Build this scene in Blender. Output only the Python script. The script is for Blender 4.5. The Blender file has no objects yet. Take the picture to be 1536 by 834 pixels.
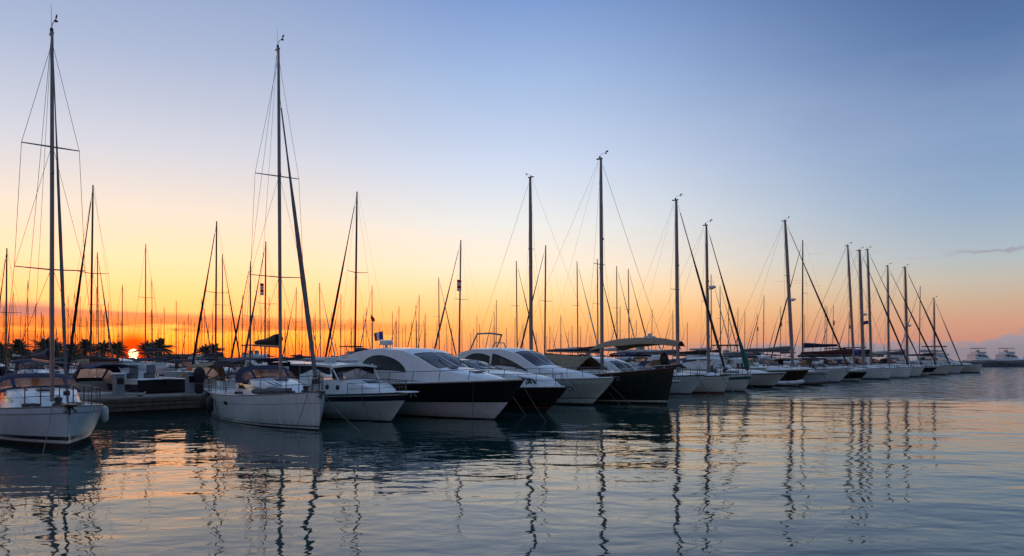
import bpy, math, random
from mathutils import Vector
random.seed(7)
S = bpy.context.scene
COL = S.collection
F, HZ, CX, H = 1150.0, 536.0, 768.0, 2.7          # lens in pixels, horizon row, middle column, eye height (m)
PI = math.pi

# ------------------------------------------------------------------ materials
def lin(c):
    c = c / 255.0
    return c / 12.92 if c <= 0.04045 else ((c + 0.055) / 1.055) ** 2.4
def rgb(r, g, b): return (lin(r), lin(g), lin(b), 1.0)

def mat(name, col, rough=0.4, metal=0.0, var=0.12, scale=3.0, coat=0.0, bump=0.0, bscale=40.0, streak=False, grime=0.0):
    m = bpy.data.materials.new(name); m.use_nodes = True
    nt = m.node_tree; n = nt.nodes; l = nt.links
    p = n['Principled BSDF']
    p.inputs['Roughness'].default_value = rough
    p.inputs['Metallic'].default_value = metal
    if coat: p.inputs['Coat Weight'].default_value = coat; p.inputs['Coat Roughness'].default_value = 0.08
    tc = n.new('ShaderNodeTexCoord'); mp = n.new('ShaderNodeMapping')
    if streak: mp.inputs['Scale'].default_value = (3.0, 3.0, 0.35)
    nz = n.new('ShaderNodeTexNoise'); nz.inputs['Scale'].default_value = scale; nz.inputs['Detail'].default_value = 6
    nz.inputs['Roughness'].default_value = 0.65
    l.new(tc.outputs['Object'], mp.inputs['Vector']); l.new(mp.outputs['Vector'], nz.inputs['Vector'])
    rp = n.new('ShaderNodeValToRGB')
    a = [max(0, c * (1 - 1.6 * var)) for c in col[:3]]; b = [min(1, c * (1 + 0.5 * var)) for c in col[:3]]
    rp.color_ramp.elements[0].position = 0.3; rp.color_ramp.elements[1].position = 0.62
    rp.color_ramp.elements[0].color = (*a, 1); rp.color_ramp.elements[1].color = (*b, 1)
    l.new(nz.outputs['Fac'], rp.inputs['Fac']); l.new(rp.outputs['Color'], p.inputs['Base Color'])
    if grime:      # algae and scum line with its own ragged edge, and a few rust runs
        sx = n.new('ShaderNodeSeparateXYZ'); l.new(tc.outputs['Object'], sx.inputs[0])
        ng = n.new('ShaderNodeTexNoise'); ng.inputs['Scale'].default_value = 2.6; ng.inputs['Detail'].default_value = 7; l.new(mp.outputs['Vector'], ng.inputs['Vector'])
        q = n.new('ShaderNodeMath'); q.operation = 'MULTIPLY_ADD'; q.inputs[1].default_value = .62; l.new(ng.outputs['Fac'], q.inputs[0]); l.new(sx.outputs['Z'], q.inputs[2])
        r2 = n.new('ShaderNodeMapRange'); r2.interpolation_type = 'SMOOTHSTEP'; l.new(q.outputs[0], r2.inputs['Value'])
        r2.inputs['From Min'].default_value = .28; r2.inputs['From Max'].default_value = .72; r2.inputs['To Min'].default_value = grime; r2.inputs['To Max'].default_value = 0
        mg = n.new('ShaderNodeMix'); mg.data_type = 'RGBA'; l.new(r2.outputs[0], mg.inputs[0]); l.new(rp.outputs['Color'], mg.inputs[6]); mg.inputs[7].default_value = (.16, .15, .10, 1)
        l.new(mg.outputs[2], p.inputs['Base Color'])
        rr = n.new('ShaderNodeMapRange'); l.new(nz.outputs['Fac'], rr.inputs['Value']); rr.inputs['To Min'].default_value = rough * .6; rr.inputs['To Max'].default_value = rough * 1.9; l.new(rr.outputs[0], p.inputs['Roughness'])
    if bump:
        nb = n.new('ShaderNodeTexNoise'); nb.inputs['Scale'].default_value = bscale; nb.inputs['Detail'].default_value = 4
        l.new(tc.outputs['Object'], nb.inputs['Vector'])
        bp = n.new('ShaderNodeBump'); bp.inputs['Strength'].default_value = bump; bp.inputs['Distance'].default_value = 0.02
        l.new(nb.outputs['Fac'], bp.inputs['Height']); l.new(bp.outputs['Normal'], p.inputs['Normal'])
    return m

def glass(name, tint, mixv):
    m = bpy.data.materials.new(name); m.use_nodes = True
    nt = m.node_tree; n = nt.nodes; l = nt.links
    n.remove(n['Principled BSDF']); out = n['Material Output']
    tr = n.new('ShaderNodeBsdfTransparent'); tr.inputs['Color'].default_value = (*tint, 1)
    gl = n.new('ShaderNodeBsdfGlossy'); gl.inputs['Roughness'].default_value = 0.03; gl.inputs['Color'].default_value = (0.9, 0.9, 0.9, 1)
    fr = n.new('ShaderNodeFresnel'); fr.inputs['IOR'].default_value = 1.46
    ad = n.new('ShaderNodeMath'); ad.operation = 'MULTIPLY_ADD'; ad.inputs[1].default_value = 1.0; ad.inputs[2].default_value = mixv; ad.use_clamp = True
    mx = n.new('ShaderNodeMixShader')
    l.new(fr.outputs[0], ad.inputs[0]); l.new(ad.outputs[0], mx.inputs[0]); l.new(tr.outputs[0], mx.inputs[1]); l.new(gl.outputs[0], mx.inputs[2])
    l.new(mx.outputs[0], out.inputs['Surface'])
    return m

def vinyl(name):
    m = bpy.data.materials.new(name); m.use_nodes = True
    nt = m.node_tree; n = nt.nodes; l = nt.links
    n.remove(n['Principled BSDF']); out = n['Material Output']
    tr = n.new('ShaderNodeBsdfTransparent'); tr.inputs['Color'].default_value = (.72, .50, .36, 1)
    tl = n.new('ShaderNodeBsdfTranslucent'); tl.inputs['Color'].default_value = (.90, .48, .28, 1)  # orange of the sunset backlight is painted into the vinyl tint
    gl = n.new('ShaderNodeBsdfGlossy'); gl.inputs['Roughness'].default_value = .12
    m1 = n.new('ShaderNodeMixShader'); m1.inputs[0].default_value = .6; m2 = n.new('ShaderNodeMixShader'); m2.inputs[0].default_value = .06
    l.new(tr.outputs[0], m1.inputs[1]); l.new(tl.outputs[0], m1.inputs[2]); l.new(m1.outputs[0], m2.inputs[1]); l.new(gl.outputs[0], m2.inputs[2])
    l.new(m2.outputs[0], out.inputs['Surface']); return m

M = dict(
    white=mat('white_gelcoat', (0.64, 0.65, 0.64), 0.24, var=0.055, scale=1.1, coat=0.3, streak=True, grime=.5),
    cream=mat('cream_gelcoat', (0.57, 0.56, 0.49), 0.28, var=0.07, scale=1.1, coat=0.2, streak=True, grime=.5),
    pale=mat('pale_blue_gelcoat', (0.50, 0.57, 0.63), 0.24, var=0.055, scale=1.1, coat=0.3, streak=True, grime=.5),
    deck=mat('deck_nonskid', (0.62, 0.63, 0.62), 0.6, var=0.15, scale=5, bump=0.2, bscale=160),
    teak=mat('teak_deck', (0.20, 0.125, 0.07), 0.65, var=0.3, scale=9),
    grey=mat('grey_paint', (0.20, 0.22, 0.24), 0.45, var=0.15),
    black=mat('black_gelcoat', (0.012, 0.012, 0.014), 0.18, var=0.3, coat=0.12, streak=True),
    navy=mat('navy_gelcoat', (0.012, 0.018, 0.045), 0.2, var=0.25, coat=0.12, streak=True),
    maroon=mat('maroon_gelcoat', (0.030, 0.008, 0.009), 0.2, var=0.25, coat=0.12, streak=True),
    green=mat('dark_green_paint', (0.010, 0.017, 0.013), 0.3, var=0.4, coat=0.2, streak=True),
    brown=mat('varnished_brown', (0.045, 0.022, 0.012), 0.3, var=0.35),
    red=mat('red_antifoul', (0.16, 0.025, 0.018), 0.7, var=0.35),
    blue=mat('blue_antifoul', (0.02, 0.045, 0.14), 0.7, var=0.3),
    foul=mat('black_antifoul', (0.012, 0.014, 0.014), 0.7, var=0.4),
    alu=mat('mast_aluminium', (0.22, 0.22, 0.225), 0.45, metal=0.55, var=0.12, scale=1.5),
    aludark=mat('dark_anodised_mast', (0.06, 0.055, 0.05), 0.45, metal=0.4, var=0.15),
    wood=mat('varnished_wood_mast', (0.14, 0.07, 0.03), 0.4, var=0.2),
    steel=mat('stainless_rail', (0.10, 0.10, 0.105), 0.35, metal=0.8, var=0.08),
    wire=mat('rigging_wire', (0.07, 0.07, 0.075), 0.5, metal=0.5, var=0.1),
    rope=mat('mooring_rope', (0.20, 0.18, 0.15), 0.9, var=0.3, scale=30),
    ropedark=mat('dark_rope', (0.05, 0.05, 0.055), 0.9, var=0.3, scale=30),
    rubber=mat('black_rubber', (0.012, 0.012, 0.012), 0.55, var=0.2),
    cnavy=mat('navy_canvas', (0.013, 0.017, 0.055), 0.85, var=0.3, bump=0.5, bscale=14),
    cblack=mat('black_canvas', (0.014, 0.013, 0.016), 0.85, var=0.3, bump=0.5, bscale=14),
    ctan=mat('tan_canvas', (0.22, 0.158, 0.09), 0.9, var=0.2, bump=0.5, bscale=9),
    cgreen=mat('green_canvas', (0.01, 0.09, 0.075), 0.85, var=0.2, bump=0.5, bscale=14),
    cred=mat('dark_red_canvas', (0.085, 0.014, 0.014), 0.85, var=0.25, bump=0.5, bscale=14),
    cgrey=mat('grey_canvas', (0.13, 0.13, 0.14), 0.85, var=0.25, bump=0.5, bscale=14),
    cwhite=mat('white_sailcloth', (0.52, 0.52, 0.50), 0.8, var=0.12, bump=0.4, bscale=14),
    flagred=mat('red_flag_cloth', (0.42, 0.03, 0.03), 0.85, var=0.1),
    flagwhite=mat('white_flag_cloth', (0.7, 0.7, 0.7), 0.85, var=0.06),
    flagblue=mat('blue_flag_cloth', (0.03, 0.05, 0.25), 0.85, var=0.1),
    orange=mat('orange_buoy', (0.65, 0.13, 0.03), 0.6, var=0.15),
    concrete=mat('quay_concrete', (0.17, 0.145, 0.12), 0.85, var=0.3, scale=2.2, bump=0.5, bscale=25),
    plank=mat('quay_planks', (0.10, 0.070, 0.052), 0.8, var=0.35, scale=4, bump=0.4, bscale=18),
    wet=mat('wet_dark_wood', (0.02, 0.017, 0.014), 0.45, var=0.4, scale=3),
    rock=mat('breakwater_stone', (0.03, 0.027, 0.025), 0.85, var=0.4, scale=0.8, bump=0.6, bscale=3),
    soil=mat('shore_ground', (0.06, 0.055, 0.045), 0.95, var=0.3, scale=0.3),
    bark=mat('palm_bark', (0.075, 0.052, 0.036), 0.95, var=0.35, scale=4, bump=0.6, bscale=12),
    frond=mat('palm_frond', (0.045, 0.07, 0.022), 0.7, var=0.35, scale=1.5),
    leaf=mat('hedge_leaf', (0.04, 0.062, 0.022), 0.8, var=0.4, scale=0.6),
    glass=glass('smoked_window_glass', (0.72, 0.66, 0.60), 0.0),
    clear=vinyl('sunset_glow_vinyl_window'),  # window vinyl, sunset glow put into its colour
    dark=mat('black_window_glass', (0.01, 0.011, 0.013), 0.06, var=0.1, coat=0.6),
    interior=mat('cabin_interior', (0.12, 0.10, 0.085), 0.8, var=0.2),
    house=mat('pale_render', (0.35, 0.33, 0.30), 0.85, var=0.15),
)

# ------------------------------------------------------------------ mesh builder
class MB:
    def __init__(s): s.v = []; s.f = []; s.m = []; s.mats = []; s.cur = 0
    def use(s, key):
        if key not in s.mats: s.mats.append(key)
        s.cur = s.mats.index(key); return s
    def add(s, vs, fs):
        o = len(s.v); s.v.extend([tuple(p) for p in vs])
        for f in fs: s.f.append([o + i for i in f]); s.m.append(s.cur)
    def quad(s, a, b, c, d): s.add([a, b, c, d], [(0, 1, 2, 3)])
    def box(s, c, sz, bev=0.0, rz=0.0):
        x, y, z = [q / 2 for q in sz]
        b = min(bev, x * .9, y * .9, z * .9)
        ring = [(-x, -y, b), (x, -y, b), (x, y, b), (-x, y, b)]
        def corner(ins, zz):
            r = []
            for sx, sy in ((-1, -1), (1, -1), (1, 1), (-1, 1)):
                xx, yy = sx * (x - ins), sy * (y - ins)
                if b > 0:
                    if sx * sy > 0: r += [(xx, yy - sy * b, zz), (xx - sx * b, yy, zz)] if sx < 0 and False else [(xx - 0, yy - sy * b, zz), (xx - sx * b, yy, zz)]
                    else: r += [(xx - sx * b, yy, zz), (xx, yy - sy * b, zz)]
                else: r.append((xx, yy, zz))
            return r
        lv = [(b, -z), (0, -z + b), (0, z - b), (b, z)] if b > 0 else [(0, -z), (0, z)]
        rings = [corner(i, zz) for i, zz in lv]
        n = len(rings[0]); ca, sa = math.cos(rz), math.sin(rz)
        vs = [(c[0] + p[0] * ca - p[1] * sa, c[1] + p[0] * sa + p[1] * ca, c[2] + p[2]) for r in rings for p in r]
        fs = [tuple(reversed(range(n))), tuple((len(rings) - 1) * n + i for i in range(n))]
        for k in range(len(rings) - 1):
            for i in range(n):
                j = (i + 1) % n
                fs.append((k * n + i, k * n + j, (k + 1) * n + j, (k + 1) * n + i))
        s.add(vs, fs)
    def tube(s, pts, r, n=6, caps=True, flat=1.0):
        pts = [Vector(p) for p in pts]
        rs = r if isinstance(r, (list, tuple)) else [r] * len(pts)
        vs = []
        for i, p in enumerate(pts):
            a = pts[max(i - 1, 0)]; b = pts[min(i + 1, len(pts) - 1)]
            d = (b - a)
            d = d.normalized() if d.length > 1e-9 else Vector((0, 0, 1))
            up = Vector((0, 0, 1)) if abs(d.z) < 0.95 else Vector((1, 0, 0))
            u = d.cross(up).normalized(); w = u.cross(d).normalized()
            for k in range(n):
                t = 2 * PI * k / n
                vs.append(p + (u * math.cos(t) * flat + w * math.sin(t)) * rs[i])
        fs = []
        for i in range(len(pts) - 1):
            for k in range(n):
                j = (k + 1) % n
                fs.append((i * n + k, i * n + j, (i + 1) * n + j, (i + 1) * n + k))
        if caps:
            fs.append(tuple(reversed(range(n)))); fs.append(tuple((len(pts) - 1) * n + k for k in range(n)))
        s.add(vs, fs)
    def lathe(s, c, prof, n=12):
        vs = []; fs = []
        for r, z in prof:
            for k in range(n):
                t = 2 * PI * k / n; vs.append((c[0] + r * math.cos(t), c[1] + r * math.sin(t), c[2] + z))
        for i in range(len(prof) - 1):
            for k in range(n):
                j = (k + 1) % n; fs.append((i * n + k, i * n + j, (i + 1) * n + j, (i + 1) * n + k))
        fs.append(tuple(reversed(range(n)))); fs.append(tuple((len(prof) - 1) * n + k for k in range(n)))
        s.add(vs, fs)
    def grid(s, rows, flip=False):
        nr, nc = len(rows), len(rows[0]); vs = [p for r in rows for p in r]; fs = []
        for i in range(nr - 1):
            for j in range(nc - 1):
                f = (i * nc + j, i * nc + j + 1, (i + 1) * nc + j + 1, (i + 1) * nc + j)
                fs.append(tuple(reversed(f)) if flip else f)
        s.add(vs, fs)
    def slab(s, rows, th):
        """a sheet given as rows of points, with thickness th downwards"""
        s.grid(rows); low = [[(p[0], p[1], p[2] - th) for p in r] for r in rows]; s.grid(low, True)
        e = lambda a, b: s.grid([a, b])
        e(rows[0], low[0]); e(low[-1], rows[-1]); e([r[0] for r in low], [r[0] for r in rows]); e([r[-1] for r in rows], [r[-1] for r in low])
    def build(s, name, parent=None, mats=None, smooth=True, ang=38):
        me = bpy.data.meshes.new(name)
        me.from_pydata([tuple(v) for v in s.v], [], s.f); me.validate()
        for k in (s.mats or ['white']): me.materials.append(M[k])
        if len(me.polygons) == len(s.m): me.polygons.foreach_set('material_index', s.m)
        if smooth:
            me.polygons.foreach_set('use_smooth', [True] * len(me.polygons))
            me.set_sharp_from_angle(angle=math.radians(ang))
        me.update()
        o = bpy.data.objects.new(name, me); COL.objects.link(o)
        if parent is not None: o.parent = parent
        return o

def tag(o, label=None, cat=None, group=None, kind=None):
    if label: o['label'] = label
    if cat: o['category'] = cat
    if group: o['group'] = group
    if kind: o['kind'] = kind
    return o
def empty(name, loc=(0, 0, 0), rz=0.0):
    o = bpy.data.objects.new(name, None); COL.objects.link(o); o.location = loc; o.rotation_euler = (0, 0, rz)
    o.empty_display_size = 0.3
    return o
def copy_tree(o, parent=None):
    c = o.copy(); COL.objects.link(c); c.parent = parent
    for ch in list(o.children): copy_tree(ch, c)
    return c

def at(px, Y): return ((px - CX) / F * Y, Y)            # a spot on the water at distance Y
def lerp(a, b, t): return a + (b - a) * t
def interp(tab, x, k):
    """smooth (monotone cubic) interpolation in column k of a table sorted by column 0"""
    n = len(tab)
    if x <= tab[0][0]: return tab[0][k]
    if x >= tab[-1][0]: return tab[-1][k]
    for i in range(n - 1):
        if tab[i][0] <= x <= tab[i + 1][0]: break
    def sl(j): return (tab[j + 1][k] - tab[j][k]) / max(1e-6, tab[j + 1][0] - tab[j][0])
    d = sl(i)
    m0 = d if i == 0 else (0 if sl(i - 1) * d <= 0 else 2 * sl(i - 1) * d / (sl(i - 1) + d))
    m1 = d if i == n - 2 else (0 if sl(i + 1) * d <= 0 else 2 * sl(i + 1) * d / (sl(i + 1) + d))
    h = tab[i + 1][0] - tab[i][0]; t = (x - tab[i][0]) / h
    return ((2*t**3 - 3*t*t + 1) * tab[i][k] + (t**3 - 2*t*t + t) * h * m0 + (-2*t**3 + 3*t*t) * tab[i + 1][k] + (t**3 - t*t) * h * m1)

# ------------------------------------------------------------------ boats: the hull
class Hull:
    """local frame: x forward, y to port, z up, water at z = 0"""
    def __init__(s, L, B, fb, fs, rake=0.5, srake=0.3, ts=0.72, smax=0.42, f0=0.10, f1=0.45, pw=1.4, chine=None, draft=0.5, sag=0.10, full=2.2):
        s.__dict__.update(locals()); del s.__dict__['s']
    def b(s, t):
        if t > s.smax: k = max(0.0, 1 - ((t - s.smax) / (1 - s.smax)) ** s.full)
        else: k = s.ts + (1 - s.ts) * (1 - ((s.smax - t) / s.smax) ** 2)
        return max(0.035, s.B / 2 * k)
    def sheer(s, t): return lerp(s.fs, s.fb, t ** 1.6) - s.sag * math.sin(PI * t)
    def pt(s, t, v, side):
        vv = max(v, 0.0)
        xb = s.L / 2 - s.rake * (1 - vv) ** 1.15 + (s.rake * 0.8 * v if v < 0 else 0)
        xs = -s.L / 2 + s.srake * (1 - vv)
        x = lerp(xs, xb, t)
        b = s.b(t); fl = lerp(s.f0, s.f1, t ** 2.5); zt = s.sheer(t)
        if s.chine is not None:
            c = s.chine
            if v >= c: y = b * (1 - fl * ((1 - v) / (1 - c)) ** s.pw)
            else:
                yc = b * (1 - fl); y = yc * max(0.0, (v + 1) / (c + 1)) ** 0.9 * 0.985
        elif v >= 0: y = b * (1 - fl * (1 - v) ** s.pw)
        else: y = b * (1 - fl) * max(0.0, 1 + v) ** 0.6
        z = zt * v if v >= 0 else v * s.draft
        return (x, side * y, z)
    def t_of(s, x): return min(1.0, max(0.0, (x + s.L / 2) / s.L))
    def edge(s, x, side, inset=0.0, up=0.0):
        t = s.t_of(x); return (x, side * max(0.0, s.b(t) - inset), s.sheer(t) + up)
    def dz(s, x): return s.sheer(s.t_of(x)) - 0.03 + 0.05

def hull_parts(root, h, bands, deckmat='deck', trim=('alu', 0.022), n=30, transom=None):
    """bands: list of (v_low, v_high, material) covering -1..1"""
    ts = [1 - (1 - i / n) ** 1.25 for i in range(n + 1)]
    m = MB()
    for lo, hi, k in bands:
        m.use(k); steps = max(1, int((hi - lo) / 0.14 + 0.99))
        vv = [lerp(lo, hi, i / steps) for i in range(steps + 1)]
        for side in (-1, 1):
            m.grid([[h.pt(t, v, side) for v in vv] for t in ts], flip=side < 0)
        m.grid([[h.pt(1, v, -1) for v in vv], [h.pt(1, v, 1) for v in vv]])
        if transom: m.use(transom if hi > 0.15 else k)
        m.grid([[h.pt(0, v, 1) for v in vv], [h.pt(0, v, -1) for v in vv]], flip=False)
    hu = m.build('hull', root, ang=30)
    m = MB().use(deckmat)
    rows = []
    for t in ts:
        b = h.b(t) - 0.012; z = h.sheer(t) - 0.03; x = lerp(-h.L / 2, h.L / 2, t)
        rows.append([(x, b * u, z + 0.06 * (1 - u * u)) for u in (-1, -0.6, -0.2, 0.2, 0.6, 1)])
    m.grid(rows, flip=True); m.build('deck', root)
    if trim:
        m = MB().use(trim[0])
        for side in (-1, 1):
            m.tube([h.edge(lerp(-h.L / 2, h.L / 2, t), side, 0.0, 0.01) for t in ts], trim[1], 6)
        m.build('toe_rail', root)
    return hu

def rail(root, h, x0, x1, hgt, n, name='bow_rail', inset=0.10, mid=True, r=0.014, closed=True, matk='steel', x_lean=0.0, stern=False):
    """guard rail along both sides; closed round the bow when x1 is the bow"""
    m = MB().use(matk)
    xs = [lerp(x0, x1, i / (n - 1)) for i in range(n)]
    top = {}
    for side in (-1, 1):
        base = [Vector(h.edge(x, side, inset, 0.0)) for x in xs]
        tp = [p + Vector((x_lean, 0, hgt)) for p in base]
        for a, b in zip(base, tp): m.tube([a, b], r * 1.05, 6)
        top[side] = tp
        m.tube(tp, r, 6)
        if mid: m.tube([lerp(a, b, 0.52) for a, b in zip(base, tp)], r * 0.7, 5)
    if closed:
        a, b = top[-1][-1], top[1][-1]
        c = Vector((max(a.x, b.x) + 0.22, 0, a.z + 0.02))
        m.tube([a, lerp(a, c, 0.6) + Vector((0.05, -0.03, 0)), c, lerp(b, c, 0.6) + Vector((0.05, 0.03, 0)), b], r, 6)
        q = Vector(h.edge(h.L / 2 - 0.1, 1, 0.2, 0)); q.y = 0
        m.tube([q, c], r, 6)
    if stern: m.tube([top[-1][0], top[1][0]], r, 6)
    return m.build(name, root)

# ------------------------------------------------------------------ boats: a cabin / superstructure as a hollow shell with see-through windows
def shell(root, name, tab, wins=(), screen=None, matk='white', glassk='glass', camb=0.08, N=40, open_back=False, gname='window', pane_bars=0, sun_roof=None, seal=False):
    """tab: rows (x, half_width_bottom, half_width_top, z_bottom, z_top); wins: (x0, x1, vb(f), vt(f)) on both sides;
    screen: (x0, x1, umax) a windscreen laid in the sloping top"""
    x0, x1 = tab[0][0], tab[-1][0]
    xs = set([lerp(x0, x1, i / N) for i in range(N + 1)] + [r[0] for r in tab])
    for w in wins: xs |= set([lerp(w[0], w[1], i / 10) for i in range(11)])
    if screen: xs |= {screen[0], screen[1]}
    if sun_roof: xs |= {sun_roof[0], sun_roof[1]}
    xs = sorted(xs); xx = [xs[0]]
    for x in xs[1:]:
        if x - xx[-1] > 1e-4: xx.append(x)
    def sec(x): return [interp(tab, x, k) for k in (1, 2, 3, 4)]
    def side(x, v, sd):
        wb, wt, zb, zt = sec(x); return (x, sd * lerp(wb, wt, v ** 1.3), lerp(zb, zt, v))
    def top(x, u):
        wb, wt, zb, zt = sec(x); return (x, u * wt, zt + camb * (1 - abs(u) ** 2.6) * min(1, (zt - zb) / 0.3))
    body = MB().use(matk); g = [MB().use(glassk) for _ in range(len(wins) * 2 + 1)]
    for a, b in zip(xx[:-1], xx[1:]):
        mid = (a + b) / 2
        for sd in (-1, 1):
            hit = None
            for i, w in enumerate(wins):
                if w[0] < mid < w[1]: hit = i
            def strip(mb, va, vb_):       # quads between two v curves
                pa = [side(a, v, sd) for v in va]; pb = [side(b, v, sd) for v in vb_]
                for i in range(len(pa) - 1):
                    q = (pa[i], pb[i], pb[i + 1], pa[i + 1])
                    if va[i] == va[i + 1] and vb_[i] == vb_[i + 1]: continue
                    if sd < 0: mb.quad(*q)
                    else: mb.quad(*reversed(q))
            if hit is None: strip(body, [0, .25, .5, .75, 1], [0, .25, .5, .75, 1])
            else:
                w = wins[hit]; fa = (a - w[0]) / (w[1] - w[0]); fb = (b - w[0]) / (w[1] - w[0])
                fa = min(1, max(0, fa)); fb = min(1, max(0, fb))
                lo = [w[2](fa), w[2](fb)]; hi = [max(w[3](fa), lo[0]), max(w[3](fb), lo[1])]
                strip(body, [0, lo[0]], [0, lo[1]]); strip(body, [hi[0], 1], [hi[1], 1])
                strip(g[hit * 2 + (sd > 0)], [lo[0], (lo[0] + hi[0]) / 2, hi[0]], [lo[1], (lo[1] + hi[1]) / 2, hi[1]])
        us = [-1, -0.92, -0.75, -0.5, -0.25, 0, 0.25, 0.5, 0.75, 0.92, 1]
        if screen: us = sorted(set(us + [-screen[2], screen[2]]))
        for u0, u1 in zip(us[:-1], us[1:]):
            q = (top(a, u0), top(b, u0), top(b, u1), top(a, u1))
            um = abs((u0 + u1) / 2)
            inside = screen and screen[0] < mid < screen[1] and um < screen[2]
            bar = inside and pane_bars and any(abs((u0 + u1) / 2 - k) < 0.06 for k in ())
            if inside and not bar: g[-1].quad(*q)
            elif sun_roof and sun_roof[0] < mid < sun_roof[1] and um < sun_roof[2]: body.use('dark').quad(*q); body.use(matk)
            else: body.quad(*q)
    def cap(x, rev):
        p = [side(x, v, -1) for v in (0, .5, 1)] + [top(x, u) for u in (-.75, -.5, 0, .5, .75)] + [side(x, v, 1) for v in (1, .5, 0)]
        body.add(p, [tuple(reversed(range(len(p)))) if not rev else tuple(range(len(p)))])
    if not open_back: cap(xx[0], True)
    cap(xx[-1], False)
    o = body.build(name, root, ang=32)
    for i, mb in enumerate(g):
        if mb.v: mb.build('windscreen' if i == len(g) - 1 else gname, o, ang=60)
    if seal:
        for w in wins:
            for sd in (-1, 1):
                lo = [side(lerp(w[0], w[1], i / 20), w[2](i / 20), sd) for i in range(21)]; hi = [side(lerp(w[0], w[1], i / 20), max(w[3](i / 20), w[2](i / 20)), sd) for i in range(21)]
                m = MB().use('rubber'); m.tube(lo + hi[::-1] + [lo[0]], .022, 6, caps=False)
                for f in (.36, .68): m.tube([side(lerp(w[0], w[1], f), w[2](f), sd), side(lerp(w[0], w[1], f), w[3](f), sd)], .018, 5)
                m.build('window_seal', o)
        if screen:
            m = MB().use('rubber'); k = [(screen[0], u * screen[2]) for u in (-1, -.5, 0, .5, 1)] + [(lerp(screen[0], screen[1], f), screen[2]) for f in (.33, .66)] + [(screen[1], u * screen[2]) for u in (1, .5, 0, -.5, -1)] + [(lerp(screen[0], screen[1], f), -screen[2]) for f in (.66, .33, 0)]
            m.tube([top(*q) for q in k], .024, 6, caps=False); m.build('window_seal', o)
    # window posts
    if screen:
        m = MB().use(matk)
        for u in ((-0.33, 0.33) if pane_bars == 2 else (0,) if pane_bars == 1 else ()):
            m.tube([Vector(top(lerp(screen[0], screen[1], i / 6), u * screen[2])) + Vector((0, 0, 0.012)) for i in range(7)], 0.03, 5)
        if m.v: m.build('windscreen_post', o)
    o['_top'] = 0
    return o, side, top

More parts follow.
